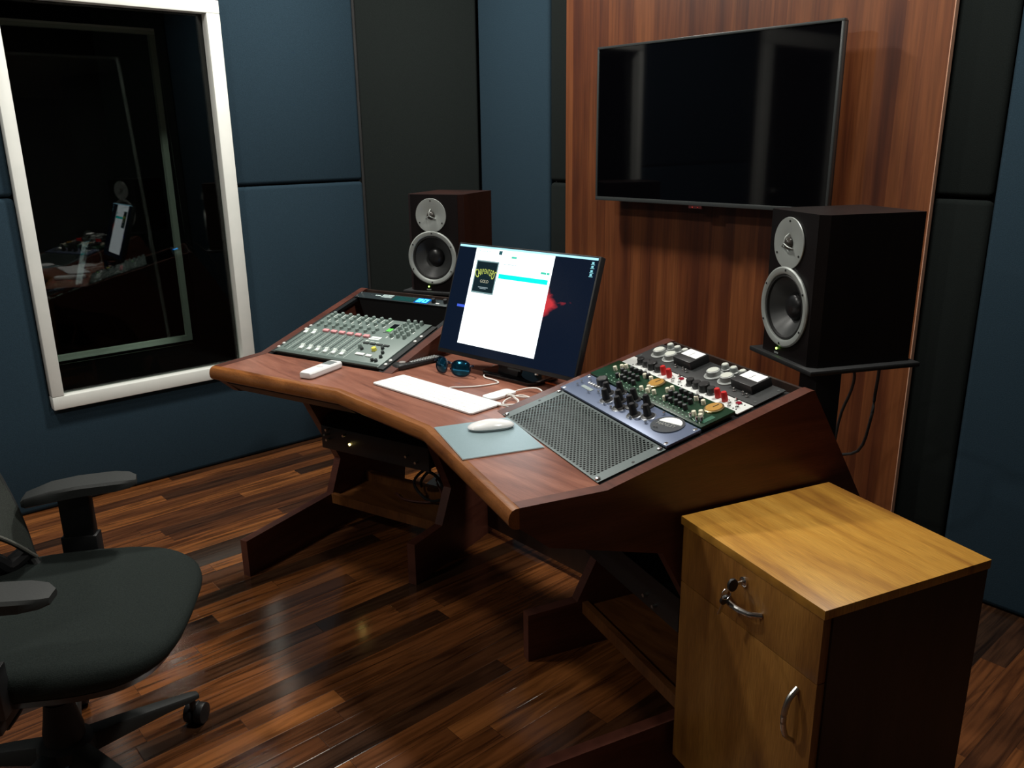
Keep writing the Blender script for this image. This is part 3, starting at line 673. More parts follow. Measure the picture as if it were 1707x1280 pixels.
for x in ch:
    b.box((x+.028, .262, .0061), (x+.0302, .288, .0075)); b.box((x+.028, .232, .0061), (x+.0302, .247, .0075))
    b.box((x+.0305, .02, .0061), (x+.0315, .15, .0064))
for x0_, y0_, x1_, y1_ in ((.302, .152, .345, .158), (.305, .161, .345, .172), (.300, .140, .316, .142), (.322, .138, .338, .140), (.345, .136, .36, .138)): b.box((x0_, y0_, .0061), (x1_, y1_, .0066))
for k in range(8):
    for j in range(7): b.box((ch[k]+.019, .045+j*.014, .0061), (ch[k]+.0235, .0455+j*.014, .0064))
b.build('printed_marking', M_mark, t)
b = MB()
for x in ch: b.box((x+.0085, .03, .0061), (x+.0125, .148, .0064))
b.build('fader_slot', newmat('fader slot', (.03, .04, .04), .5), t)
fc0 = MB().prism([(-.011, 0), (.011, 0), (.010, .009), (.006, .0095), (.001, .005), (-.010, .004)], lambda p, tt: (tt, p[0], p[1]+.0066), -.0075, .0075).build('fader_cap', newmat('pale fader cap', (.80, .90, .86), .4), t)
for k, x in enumerate(ch):
    y = .142 if k < 2 else .043
    if k == 0: fc0.location = (x+.0105, y, 0)
    else: inst(fc0, 'fader_cap', t, (x+.0105, y, 0))
pk = newmat('pink button', (.80, .34, .36), .45)
p0 = MB().box((-.0115, -.0065, .006), (.0115, .0065, .013)).build('pink_button', pk, t, .001)
for k in range(6):
    x = .107+k*.0359
    if k == 0: p0.location = (x, .163, 0)
    else: inst(p0, 'pink_button', t, (x, .163, 0))
MB().box((.322, .205, .006), (.357, .268, .0085)).build('meter_bezel', newmat('meter surround', (.20, .25, .23), .4), t)
mt = MB().box((.328, .209, .0086), (.351, .264, .009)).build('level_meter', M_blackgloss, t)
b = MB()
for j in range(6):
    for i in (0, 1): b.box((.330+i*.0105, .211+j*.0035, .0091), (.339+i*.0105, .2135+j*.0035, .0095))
b.build('lit_segment', newmat('green meter light', (.1, .6, .1), .4, emit=(.25, 1, .15), es=.45), mt)
rp = [(.373+i*.0265, y) for y in (.188, .21, .235, .262) for i in range(3)]
knob('knob', t, M_kn, .0075, .013, rp+[(.373, .285), (.40, .286), (.426, .286), (.315, .095)], rtop=.006, z=.006, n=12)
b = MB()
for x, y in ((.36, .178), (.385, .176), (.387, .202), (.41, .204), (.41, .244), (.435, .226), (.385, .246), (.36, .222)): b.box((x-.0015, y-.006, .0061), (x+.0015, y+.006, .0066))
b.build('printed_marking', M_mark, t)
multi('push_button', newmat('dark button', (.035, .04, .04), .4), t, [(.305+k*.028, .120, .006) for k in range(4)], lambda m: m.box((0, 0, 0), (.022, .008, .0035)))
M_wb = newmat('white button', (.85, .88, .86), .4)
MB().box((.330, .048, .006), (.365, .060, .0105)).build('white_button', M_wb, t, .001); MB().box((.374, .046, .006), (.396, .058, .0105)).build('white_button', M_wb, t, .001)
knob('yellow_knob', t, newmat('yellow knob', (.80, .72, .10), .4), .0085, .011, [(.377, .090)], z=.006)
knob('round_button', t, newmat('dark round button', (.03, .035, .035), .3), .006, .008, [(.417, .030), (.432, .03), (.432, .055), (.42, .08), (.40, .105), (.33, .085)], z=.006, n=12)
screws(t, [(.009, .03), (.009, .055), (.009, .165), (.009, .19), (.4735, .025), (.4735, .05), (.4735, .18), (.4735, .215)], newmat('white washer screw', (.80, .82, .80), .3, .3), .0062)

# ---- left bay: rack processor with blue display
t, H_ = device(-1, .449, .4945, 'effects_processor', 'thin dark rack unit with a glowing blue display at the top of the left bay', 'rack unit', newmat('dark teal panel', (.030, .042, .046), .35, .3), body=.09)
for x in (.066,): MB(T(x, .025, .003)).lathe([(.003, 0), (.003, .003), (0, .003)], 12).build('input_socket', M_chrome, t)
b = MB(); b.box((.082, .026, .003), (.108, .030, .0034))
for j in range(4):
    for i in range(8): b.box((.114+i*.0062, .018+j*.006, .003), (.119+i*.0062, .0215+j*.006, .0034))
b.box((.192, .009, .003), (.226, .013, .0034)); b.build('printed_marking', newmat('pale cyan printing', (.55, .70, .70), .5), t)
MB().box((.172, .006, .003), (.268, .038, .0036)).build('display_window', newmat('tinted window', (.008, .05, .05), .15), t)
M_cyan = newmat('blue digits', (.0, .3, .9), .4, emit=(.03, .42, 1.0), es=7)
def digit(m, x0, y0, w, h, th, on):
    seg = {'a': (x0, y0+h-th, x0+w, y0+h), 'g': (x0, y0+h/2-th/2, x0+w, y0+h/2+th/2), 'd': (x0, y0, x0+w, y0+th),
           'f': (x0, y0+h/2, x0+th, y0+h), 'e': (x0, y0, x0+th, y0+h/2), 'b': (x0+w-th, y0+h/2, x0+w, y0+h), 'c': (x0+w-th, y0, x0+w, y0+h/2)}
    for k in on: q = seg[k]; m.box((q[0], q[1], .0037), (q[2], q[3], .0042))
MB().box((.272, .004, .003), (.335, .042, .0036)).build('display_window', newmat('blue tinted window', (.0, .02, .06), .15, emit=(.0, .12, .5), es=.8), t)
b = MB(); digit(b, .279, .011, .020, .024, .0048, 'abged'); digit(b, .305, .011, .020, .024, .0048, 'abcdef'); b.build('display_digits', M_cyan, t)
knob('knob', t, M_black, .008, .014, [(.352, .022), (.401, .026)], z=.003)
MB().box((.368, .010, .003), (.382, .015, .005)).build('push_button', M_whiteplastic, t)
screws(t, [(.010, .008), (.010, .036), (.472, .008), (.472, .036)], r=.0055)

# ---- equipment inside the pedestals
def ped(s, label, z0, z1, v0=.405, v1=.68):
    rx = (0, 0, -PH if s > 0 else PH)
    K = Vector((DX+s*HK, DY, 0)); u = uR if s > 0 else uL; v = vR if s > 0 else vL
    base = K+(u*.008 if s > 0 else -u*.498)+v*v0
    t = thing('rack_amplifier', label, 'rack unit', (base.x, base.y, z0), rx)
    MB().box((.012, .012, 0), (.476, v1-v0, z1-z0)).build('chassis', newmat('dark case', (.03, .042, .040), .35), t, .002)
    MB().box((.0, 0, 0), (.488, .0118, z1-z0)).build('front_panel', M_black, t, .001)
    # hangs from two black brackets screwed to the pedestal sides
    b = MB(); b.box((.001, .03, z1-z0+.0002), (.014, v1-v0-.03, z1-z0+.03)); b.box((.474, .03, z1-z0+.0002), (.487, v1-v0-.03, z1-z0+.03)); b.build('bracket', M_blackmetal, t)
    return t
FX = RX(PI/2)
t = ped(-1, 'black rack unit with a small amber light under the left bay, above the lower shelf', .345, .432)
MB(FX @ T(.135, .036, .0)).cyl((0, 0, 0), .004, .002, 10).build('power_light', M_led_y, t)
b = MB(FX)
b.tube([(.038, .057, .001), (.040, .063, .02), (.044, .066, .032)], .004, 8); b.build('plug', M_steel, t)
multi('knob', M_steel, t, [(.036, 0, .040), (.036, 0, .078), (.118, 0, .070), (.40, 0, .045), (.44, 0, .030)], lambda m: m.cyl((0, -.016, 0), .0045, .016, 12, axis='y'))
t = ped(1, 'black rack unit tucked under the right bay, above the lower shelf', .345, .432)
multi('knob', M_steel, t, [(.36, 0, .03), (.40, 0, .022)], lambda m: m.cyl((0, -.012, 0), .0045, .012, 12, axis='y'))
# cables lying on the left shelf
def wp_(s, u, v, z): p = W3(s, u, v, z); return (p[0]+DX, p[1]+DY, z)
c1 = [wp_(-1, *q) for q in ((.20, .60, .18), (.16, .55, .23), (.11, .53, .28), (.06, .52, .27), (.04, .53, .21), (.09, .55, .165), (.17, .58, .145), (.22, .58, .20), (.17, .60, .26), (.10, .60, .29), (.05, .59, .344))]
tag(MB().tube(c1, .0055, 8).build('power_cable', M_rubber), 'black cable loop lying on the lower shelf of the left pedestal', 'cable')
c1 = [wp_(-1, *q) for q in ((.30, .57, .1425), (.24, .54, .1425), (.15, .56, .1425), (.10, .59, .16), (.13, .60, .22), (.07, .56, .26), (.03, .56, .30), (.03, .56, .3445))]
tag(MB().tube(c1, .004, 8).build('signal_cable', newmat('copper brown cable', (.12, .04, .03), .35)), 'thin reddish cable behind the black loop on the left lower shelf', 'cable')

# ================================================================ computer monitor
MY = .1012; mtl = math.radians(71.1)
mo = thing('computer_monitor', 'wide black computer monitor showing a white window with an album cover, centre of the desk', 'monitor', (-2.040, 1.476, ZT), (0, 0, MY))
MP = T(0, 0, .044) @ RX(mtl)       # x right, y up the screen, z towards the viewer
MW, MH = .548, .344
MB(MP).box((0, 0, -.022), (MW, MH, 0)).build('casing', M_black, mo, .003)
def em(name, col, st): return newmat(name, tuple(c*.02 for c in col), .25, emit=col, es=st)
def wallpaper():
    m = newmat('desktop picture', (.002, .002, .003), .18); nt = m.node_tree; p = nt.nodes['Principled BSDF']; L = nt.links.new
    tc = nt.nodes.new('ShaderNodeTexCoord'); mp = nt.nodes.new('ShaderNodeMapping'); L(tc.outputs['Generated'], mp.inputs[0])
    n = nt.nodes.new('ShaderNodeTexNoise'); n.inputs['Scale'].default_value = 9; n.inputs['Detail'].default_value = 4; n.inputs['Distortion'].default_value = .8; L(mp.outputs[0], n.inputs['Vector'])
    sx = nt.nodes.new('ShaderNodeSeparateXYZ'); L(tc.outputs['Generated'], sx.inputs[0])
    def mth(op, a, b_=None, c_=None):
        q = nt.nodes.new('ShaderNodeMath'); q.operation = op
        for i, v in enumerate((a, b_, c_)):
            if v is None: continue
            if hasattr(v, 'is_output'): L(v, q.inputs[i])
            else: q.inputs[i].default_value = v
        return q.outputs[0]
    # wedge of red dust right of the window: widest at x=.71, tip at x=.89
    wx = mth('DIVIDE', mth('SUBTRACT', .90, sx.outputs['X']), .17)
    dy = mth('ABSOLUTE', mth('SUBTRACT', sx.outputs['Z'], mth('MULTIPLY_ADD', sx.outputs['X'], .25, .385)))
    edge = mth('SUBTRACT', mth('MULTIPLY', mth('MULTIPLY', wx, wx), .125), dy)
    e2 = mth('ADD', edge, mth('MULTIPLY_ADD', n.outputs['Fac'], .22, -.115))
    msk = mth('MULTIPLY', mth('MULTIPLY', mth('MINIMUM', mth('MAXIMUM', mth('MULTIPLY', e2, 14), 0), 1), mth('LESS_THAN', sx.outputs['X'], .9)), mth('GREATER_THAN', sx.outputs['X'], .705))
    bl = mth('MULTIPLY', mth('LESS_THAN', mth('ABSOLUTE', mth('SUBTRACT', sx.outputs['Z'], .425)), .012), mth('MULTIPLY', mth('LESS_THAN', sx.outputs['X'], .16), mth('GREATER_THAN', sx.outputs['X'], .075)))
    mx = nt.nodes.new('ShaderNodeMix'); mx.data_type = 'RGBA'; mx.inputs[6].default_value = (.0016, .0062, .0185, 1); mx.inputs[7].default_value = (.62, .035, .045, 1); L(msk, mx.inputs[0])
    m2 = nt.nodes.new('ShaderNodeMix'); m2.data_type = 'RGBA'; m2.inputs[7].default_value = (.06, .13, .75, 1); L(bl, m2.inputs[0]); L(mx.outputs[2], m2.inputs[6])
    L(m2.outputs[2], p.inputs['Emission Color']); p.inputs['Emission Strength'].default_value = 1
    return m
sc0, sc1, sv0, sv1 = .006, MW-.006, .012, MH-.004
scr = MB(MP).box((sc0, sv0, .0001), (sc1, sv1, .0006)).build('screen', wallpaper(), mo)
def srect(name, u0, v0, u1, v1, z, mat, par=None):
    return MB(MP).box((u0*MW, v0*MH, z), (u1*MW, v1*MH, z+.0002)).build(name, mat, par or scr)
srect('menu_bar', .014, .966, .986, .984, .0007, em('menu bar glow', (.42, .85, 1), 1.3))
win_ = srect('app_window', .147, .112, .714, .967, .0008, em('white window glow', (.88, .96, 1), 1.9))
srect('album_cover', .170, .572, .338, .861, .0011, em('cover edge', (.20, .33, .34), 1.0))
srect('album_cover', .177, .585, .331, .850, .0014, em('cover black', (.004, .016, .022), 1.0))
tx = []
name_ = 'CARPENTERS'; n_ = len(name_)
for k, chv in enumerate(name_):
    f_ = (k-(n_-1)/2)/((n_-1)/2)
    sz = .0155+.013*abs(f_)**2.2
    tx.append((chv, sz, MP @ T((.254+.064*f_)*MW, (.765-.028*f_*f_)*MH, .0017) @ RZ(-.55*f_) @ Matrix.Diagonal((.72, 1.35, 1, 1))))
textmesh(tx, em('yellow lettering', (.52, .62, .12), 1.1), 'cover_lettering', scr, .0001)
textmesh([('GOLD', .0125, MP @ T(.256*MW, .678*MH, .0017))], em('pale lettering', (.5, .5, .36), 1.0), 'cover_title', scr, .0001)
b = MB(MP); b.box((.218*MW, .622*MH, .0015), (.292*MW, .630*MH, .0017)); b.box((.232*MW, .612*MH, .0015), (.278*MW, .619*MH, .0017)); b.build('cover_small_print', em('small print', (.25, .33, .36), 1), scr)
srect('highlight_bar', .352, .722, .699, .762, .0011, em('turquoise bar', (.0, .80, .72), 1.25))
b = MB(MP)
for u0, v0, u1, v1 in ((.419, .905, .456, .921), (.641, .804, .678, .822), (.682, .804, .700, .822)): b.box((u0*MW, v0*MH, .0011), (u1*MW, v1*MH, .0013))
b.build('app_button', em('green button', (.05, .62, .42), 1.1), scr)
srect('album_thumbnail', .322, .925, .346, .958, .0011, em('thumb', (.02, .10, .12), 1))
b = MB(MP)
for u0 in (.175, .195, .212, .230, .25): MB(MP).box((u0*MW, .938*MH, .0011), ((u0+.006)*MW, .946*MH, .0013)).build('toolbar_icon', bpy.data.materials['icon'] if 'icon' in bpy.data.materials else em('icon', (.30, .75, .85), 1.0), scr)
for u0, l_ in ((.372, .022), (.40, .045), (.452, .014)): b.box((u0*MW, .845*MH, .0011), ((u0+l_)*MW, .852*MH, .0013))
b.build('app_text', em('pale grey text', (.55, .68, .70), 1.1), scr)
b = MB(MP)
for v0 in (.935, .905, .87, .84):
    b.box((.952*MW, v0*MH, .0008), (.966*MW, (v0+.016)*MH, .001)); b.box((.948*MW, (v0-.008)*MH, .0008), (.972*MW, (v0-.004)*MH, .001))
b.build('desktop_icon', em('icon', (.30, .75, .85), 1.0), scr)
# foot and controls
b = MB(); b.prism([(.20, .0), (.38, .0), (.40, .02), (.40, .11), (.18, .11), (.18, .02)], lambda p, z: (p[0], p[1], z), .0003, .012); b.build('foot', M_blackgloss, mo, .002)
b = MB(); b.prism([(.025, .01), (.045, .01), (.11, .18), (.085, .18)], lambda p, tt: (tt, p[0], p[1]), .235, .315); b.build('neck', M_black, mo, .003)
b = MB(MP); b.box((.30, -.006, -.012), (.35, -.0005, -.003)); b.build('button_row', M_charcoal, mo)
MB(MP).box((.405, -.0045, -.010), (.411, -.0005, -.002)).build('power_light', newmat('white button', (.7, .7, .65), .4), mo)

# ================================================================ things on the desk
ZD = ZT+.0004
# keyboard
kb = thing('keyboard', 'thin white keyboard lying face flat in the middle of the desk', 'keyboard', (-1.990, 1.205, ZD), (0, 0, .074))
def rrect(w_, h_, r, n=6, x0=0, y0=0):
    out = []
    for cx, cy, a0 in ((w_-r, r, -PI/2), (w_-r, h_-r, 0), (r, h_-r, PI/2), (r, r, PI)):
        for k in range(n+1): a = a0+PI/2*k/n; out.append((x0+cx+r*math.cos(a), y0+cy+r*math.sin(a)))
    return out
b = MB(); b.prism(rrect(.4185, .1149, .009), lambda p, z: (p[0], p[1], z), .001, .0058); b.build('base', newmat('aluminium white', (.84, .86, .87), .35), kb, .0008)
key0 = None; rows = [(.006, 17), (.0245, 17), (.0430, 17), (.0615, 17), (.080, 17), (.0985, 17)]
b = MB()
for r_, (y, n_) in enumerate(rows):
    for k in range(n_):
        x = .006+k*.0240
        if r_ == 0 and 3 <= k <= 7:
            if k == 3: b.box((x, y, .0059), (x+.1185, y+.0172, .0064))
            continue
        hh = .0172 if r_ < 5 else .0125
        b.box((x, y, .0059), (x+.0227, y+hh, .0064))
b.build('keys', newmat('white keys', (.88, .88, .88), .45), kb)
# slim white bar behind the keyboard
o = MB().prism(rrect(.098, .046, .014), lambda p, z: (p[0], p[1], z), 0, .0075).build('plastic_bar', M_whiteplastic, None, .0015)
o.location = (-1.624, 1.349, ZD); o.rotation_euler = (0, 0, math.radians(93))
tag(o, 'slim white rounded bar lying against the back right end of the keyboard', 'accessory')
# white cables
c1 = [(-1.895, 1.585), (-1.881, 1.560), (-1.857, 1.527), (-1.831, 1.492), (-1.81, 1.481), (-1.773, 1.483), (-1.747, 1.476), (-1.742, 1.461), (-1.755, 1.413), (-1.778, 1.374), (-1.797, 1.352), (-1.800, 1.339)]
tag(MB().tube([(x, y, ZD+.0024) for x, y in c1], .0021, 8).build('charging_cable', M_cable), 'thin white cable running from under the monitor to the keyboard', 'cable')
lp = [(-1.602, 1.354), (-1.615, 1.373), (-1.596, 1.400), (-1.564, 1.390), (-1.551, 1.372), (-1.564, 1.356), (-1.583, 1.352), (-1.602, 1.385), (-1.597, 1.425), (-1.58, 1.455), (-1.565, 1.457)]
la = [(-1.580, 1.415), (-1.600, 1.400), (-1.622, 1.400), (-1.632, 1.415), (-1.638, 1.454), (-1.624, 1.484), (-1.599, 1.494), (-1.575, 1.488)]
lc = [(-1.60, 1.342), (-1.584, 1.333), (-1.561, 1.333), (-1.547, 1.352), (-1.551, 1.380)]
pts = [(x, y, ZD+.0026+.0025*(k % 3)) for k, (x, y) in enumerate(lc[::1])]+[(x, y, ZD+.006+.003*math.sin(k)) for k, (x, y) in enumerate([(-1.565, 1.39)]+lp[2:9])]+[(-1.575, 1.44, ZD+.004), (-1.57, 1.425, ZD+.008)]+[(x, y, ZD+.009+.003*math.sin(k*1.3)) for k, (x, y) in enumerate(la)]
tag(MB().tube(pts, .0021, 8).build('coiled_cable', M_cable), 'thin white cable coiled loosely at the right end of the keyboard', 'cable')
tag(MB().tube([(-1.735, 1.592, ZD+.003), (-1.713, 1.571, ZD+.003), (-1.668, 1.562, ZD+.003), (-1.635, 1.572, ZD+.003), (-1.575, 1.574, ZD+.003), (-1.535, 1.60, ZD+.003)], .0030, 8).build('network_cable', M_orange), 'orange cable on the desk under the right corner of the monitor', 'cable')
# mouse pad + mouse
A_, B_ = Vector((-1.3440, 1.030)), Vector((-1.5605, 1.110))
ux = (A_-B_); wpad = ux.length; ang = math.atan2(ux.y, ux.x)
pad = thing('mouse_pad', 'pale blue grey mouse pad with silver rim in front of the vent panel', 'mouse pad', (B_.x, B_.y, ZD), (0, 0, ang))
MB().prism(rrect(wpad, .195, .003), lambda p, z: (p[0], p[1], z), 0, .0018).build('rim', newmat('pad rim', (.6, .64, .64), .25, .5), pad)
MB().prism(rrect(wpad-.003, .192, .003, x0=.0015, y0=.0015), lambda p, z: (p[0], p[1], z), .0018, .0026).build('surface', speckle('pad surface', (.26, .36, .39), (.28, .385, .415), 200, .35, .2), pad)  # base colour raised, light glare on the pad is painted in
MB().box((.014, .176, .0026), (.024, .180, .0028)).build('logo_mark', M_mark, pad)
mz = ZD+.0029
ms = thing('computer_mouse', 'white computer mouse with rounded arched shell on the pad', 'mouse', (-1.4575, 1.206, mz), (0, 0, 1.12-PI/2))
L_, Wm = .0575, .0285
b = MB(); rings = []
N = 28
for z, sc in ((.0, .90), (.003, .97), (.006, 1.0)):
    rings.append([(Wm*sc*math.copysign(abs(math.cos(a))**.8, math.cos(a)), L_*sc*math.copysign(abs(math.sin(a))**.85, math.sin(a)), z) for a in [2*PI*k/N for k in range(N)]])
for j in range(1, 7):
    q = j/6; sc = math.cos(q*PI/2*.97)
    rings.append([(Wm*sc*math.copysign(abs(math.cos(a))**.8, math.cos(a)), L_*sc*math.copysign(abs(math.sin(a))**.85, math.sin(a)), .006+.0155*math.sin(q*PI/2)*(1-.25*abs(math.sin(a))*sc)) for a in [2*PI*k/N for k in range(N)]])
MB().loft(rings[2:]).build('shell', newmat('glossy white shell', (.88, .88, .88), .15), ms, angle=60)
MB().loft(rings[:3]).build('base', newmat('grey base', (.35, .36, .36), .3), ms)
# air conditioner remote (white)
ac = thing('air_conditioner_remote', 'white remote control with small grey display on the left front of the desk', 'remote control', (-2.175, 1.090, ZD), (0, 0, math.radians(22)))
b = MB(); w_, l_ = .048, .150
pr = [(-.024, .004), (-.021, 0), (.021, 0), (.024, .004), (.024, .016), (.019, .021), (-.019, .021), (-.024, .016)]
rg = []
for y, sc in ((0, .80), (.006, .95), (.016, 1), (.135, 1), (.146, .95), (.150, .85)): rg.append([(p[0]*sc, y, .0005+.0105+(p[1]-.0105)*sc) for p in pr])
b.loft(rg); b.build('case', M_whiteplastic, ac, .0008, angle=30)
MB().box((-.0165, .098, .0218), (.0165, .134, .0223)).build('display', newmat('grey display', (.22, .25, .25), .25), ac)
MB().prism([(.012*math.cos(a), .006*math.sin(a)+.07) for a in [2*PI*k/20 for k in range(20)]], lambda p, z: (p[0], p[1], z), .0218, .0228).build('button', newmat('off white button', (.74, .75, .74), .4), ac)
# tv remote (black)
rm = thing('television_remote', 'black remote control with rows of buttons beside the mixing console', 'remote control', (-2.073, 1.337, ZD), (0, 0, math.radians(2)))
rg = []
for y, sc, hh in ((0, .6, .010), (.006, .85, .016), (.02, 1, .019), (.05, .95, .017), (.165, .82, .014), (.180, .74, .013), (.186, .5, .010)):
    rg.append([(.023*sc*a_, y, z_) for a_, z_ in ((-.85, .0006), (.85, .0006), (1, .005), (.95, hh-.003), (.8, hh), (-.8, hh), (-.95, hh-.003), (-1, .005))])
MB().loft(rg).build('case', M_black, rm, .001)
b = MB()
for j in range(11):
    for i in (-1, 0, 1): z = .0172-.00002*j; b.box((i*.0105-.0035, .055+j*.0105, .0135), (i*.0105+.0035, .0605+j*.0105, .0182-.00033*j*1.0))
b.build('buttons', newmat('grey rubber buttons', (.45, .48, .48), .5), rm)
MB().prism([(.0105*math.cos(a), .0105*math.sin(a)+.030) for a in [2*PI*k/20 for k in range(20)]], lambda p, z: (p[0], p[1], z), .0180, .0205).build('navigation_pad', newmat('silver ring', (.6, .55, .52), .25, .5), rm)
# sunglasses
sg = thing('sunglasses', 'blue mirrored sunglasses standing on the desk in front of the monitor', 'sunglasses', (-1.908, 1.430, ZD), (0, 0, math.radians(12)))
sg.scale = (1.1, 1.1, 1.1)
M_lens = newmat('blue mirror lens', (.015, .13, .24), .12, .85)
M_sgf = newmat('dark navy frame', (.008, .014, .03), .2)
for sx_ in (-1, 1):
    Mx = T(sx_*.034, 0, .024) @ RZ(sx_*.30) @ RX(PI/2-.16)
    outl = [(.0275*math.copysign(abs(math.cos(a))**.8, math.cos(a)), .0225*math.copysign(abs(math.sin(a))**.8, math.sin(a))) for a in [2*PI*k/28 for k in range(28)]]
    lens = MB(Mx).loft([[(x*s_, y*s_, z_) for x, y in outl] for s_, z_ in ((.9, -.001), (.9, .0005), (.6, .0032), (.25, .0046))]).build('lens', M_lens, sg, angle=60)
    b = MB(Mx); b.loft([[(x*s_, y*s_, z_) for x, y in outl] for s_, z_ in ((.9, -.0018), (1.03, -.0012), (1.03, .0014), (.9, .0016))], close=False); b.build('rim', M_sgf, sg)
b = MB(); b.tube([(-.009, 0, .031), (0, -.0025, .034), (.009, 0, .031)], .0022, 8); b.build('bridge', M_sgf, sg)
for sx_ in (-1, 1):
    b = MB(); b.tube([(sx_*.062, .003, .032), (sx_*.063, .012, .031), (sx_*.056, .024, .028), (sx_*.03, .034-.006*sx_, .020), (-sx_*.03, .036-.006*sx_, .006)], [.0030]*10+[.0024], 8); b.build('temple', M_sgf, sg)

# ================================================================ drawer cabinet
cb = thing('drawer_cabinet', 'low golden teak cabinet with dark sides standing at the right end of the desk', 'cabinet', (-.9567, 1.3016, 0), (0, 0, -.2965))
cw, cd, ct, cz = .404, .405, .665, .072
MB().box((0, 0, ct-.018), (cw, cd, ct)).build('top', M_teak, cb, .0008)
b = MB(); b.box((.006, .022, cz), (.024, cd-.006, ct-.0183)); b.box((cw-.024+.018, .022, cz), (cw-.006+.0055, cd-.006, ct-.0183)); b.box((.0245, cd-.03, cz), (cw-.006, cd-.006, ct-.0183)); b.box((.0245, .022, cz), (cw-.007, cd-.031, cz+.018)); b.build('body', M_wenge, cb)
dr = MB().box((.006, .003, ct-.147), (cw-.004, .021, ct-.0195)).build('drawer_front', M_teakshade, cb, .0006)
do_ = MB().box((.006, .003, cz), (cw-.004, .021, ct-.149)).build('door', M_teakshade, cb, .0006)
def bow(m, c, l, axis):
    pts = []
    for k in range(9):
        q = -1+k/4; off = -.027*(1-q*q)**.6 if abs(q) < 1 else 0
        pts.append((c[0]+(q*l/2 if axis == 'x' else 0), c[1]+off, c[2]+(q*l/2 if axis == 'z' else 0)))
    m.tube(pts, [.0042]*4+[.0055]*24, 10, 3)
b = MB(); bow(b, (.205, .003, ct-.094), .100, 'x'); b.build('handle', M_chrome, dr)
b = MB(); bow(b, (.358, .003, ct-.236), .110, 'z'); b.build('handle', M_steel, do_)
MB(T(.202, .003, ct-.050) @ RX(PI/2)).lathe([(.010, 0), (.010, .004), (.007, .0055), (0, .0055)], 20).build('lock', M_chrome, dr)
for x, y in ((.04, .06), (cw-.045, .06), (.04, cd-.06), (cw-.045, cd-.06)):
    c_ = MB(); c_.cyl((x-.012, y, .0255), .0255, .010, 20, axis='x'); c_.cyl((x+.002, y, .0255), .0255, .010, 20, axis='x'); c_.cyl((x, y, .05), .006, .0218, 10); c_.box((x-.015, y-.012, .049), (x+.015, y+.012, .055))
    c_.build('caster', M_black, cb)
# keys in the lock
kz = thing('key_bunch', 'bunch of keys with black heads hanging from the cabinet drawer lock', 'keys', (-.9567, 1.3016, ct-.050), (0, 0, -.2965))
MK = T(.202, -.0030, 0)
b = MB(MK); b.box((-.0012, -.012, -.003), (.0012, -.0002, .003)); b.build('key_blade', M_steel, kz)
b = MB(MK); b.prism([(math.cos(a)*.011, math.sin(a)*.013) for a in [2*PI*k/18 for k in range(18)]], lambda p, tt: (tt, p[0]-.0225, p[1]), -.003, .003); b.build('key_head', M_black, kz, .0008)
b = MB(MK); b.tube([(.000, -.028+.011*math.cos(a)-.008, -.012+.011*math.sin(a)-.004) for a in [2*PI*k/16 for k in range(17)]], .0009, 6, 1); b.build('key_ring', M_chrome, kz)
b = MB(MK @ T(-.004, -.032, -.022) @ RY(.35)); b.prism([(math.cos(a)*.010, math.sin(a)*.0115-.012) for a in [2*PI*k/18 for k in range(18)]], lambda p, tt: (tt, p[0], p[1]), -.003, .003); b.build('key_head', M_black, kz, .0008)
b = MB(MK @ T(-.004, -.032, -.022) @ RY(.35)); b.box((-.001, -.0035, -.053), (.001, .0035, -.0235)); b.build('key_blade', M_steel, kz)

# ================================================================ office chair
CH = (-1.88, .27); CYAW = math.radians(-33)
ch_ = thing('office_chair', 'black office chair with flat armrests on a wheeled star base at the lower left', 'office chair', (*CH, 0), (0, 0, CYAW))
def sup(a, e): return math.copysign(abs(math.cos(a))**e, math.cos(a)), math.copysign(abs(math.sin(a))**e, math.sin(a))
N = 48
def seatring(sc, z, yo=0, drop=0):
    out = []
    for k in range(N):
        a = 2*PI*k/N; x, y = sup(a, .55)
        X, Y_ = .272*sc*x, .272*sc*y+.035
        X *= 1-.10*max(0, -y)               # narrower at the back
        Y_ += .012*(1-x*x) if y > 0 else 0  # bowed front
        zz = z-drop*max(0, y)**3
        out.append((X, Y_+yo, zz))
    return out
MB().loft([seatring(.90, .400, 0, .0), seatring(.975, .410, 0, .0), seatring(1.0, .430, 0, .004), seatring(.995, .447, 0, .012), seatring(.96, .462, 0, .018), seatring(.88, .470, 0, .018), seatring(.6, .472, 0, .006), seatring(.2, .470, 0, 0)]).build('seat', M_seatfab, ch_, angle=70)
MB().loft([seatring(.80, .375), seatring(.90, .382), seatring(.93, .3998)]).build('seat_shell', M_black, ch_)
b = MB(); b.box((-.09, -.10, .315), (.09, .08, .3745)); b.tube([(.09, .0, .345), (.20, .02, .35), (.26, .02, .352)], .006, 8); b.build('tilt_mechanism', M_black, ch_, .006)
b = MB(); b.lathe([(.026, .225), (.026, .315)], 24); b.build('gas_lift', M_chrome if False else M_black, ch_)
b = MB(); b.lathe([(.036, .10), (.043, .105), (.043, .15), (.036, .185), (.030, .224)], 28); b.lathe([(.055, .085), (.062, .09), (.060, .115), (.043, .125)], 28); b.build('hub', M_charcoal, ch_)
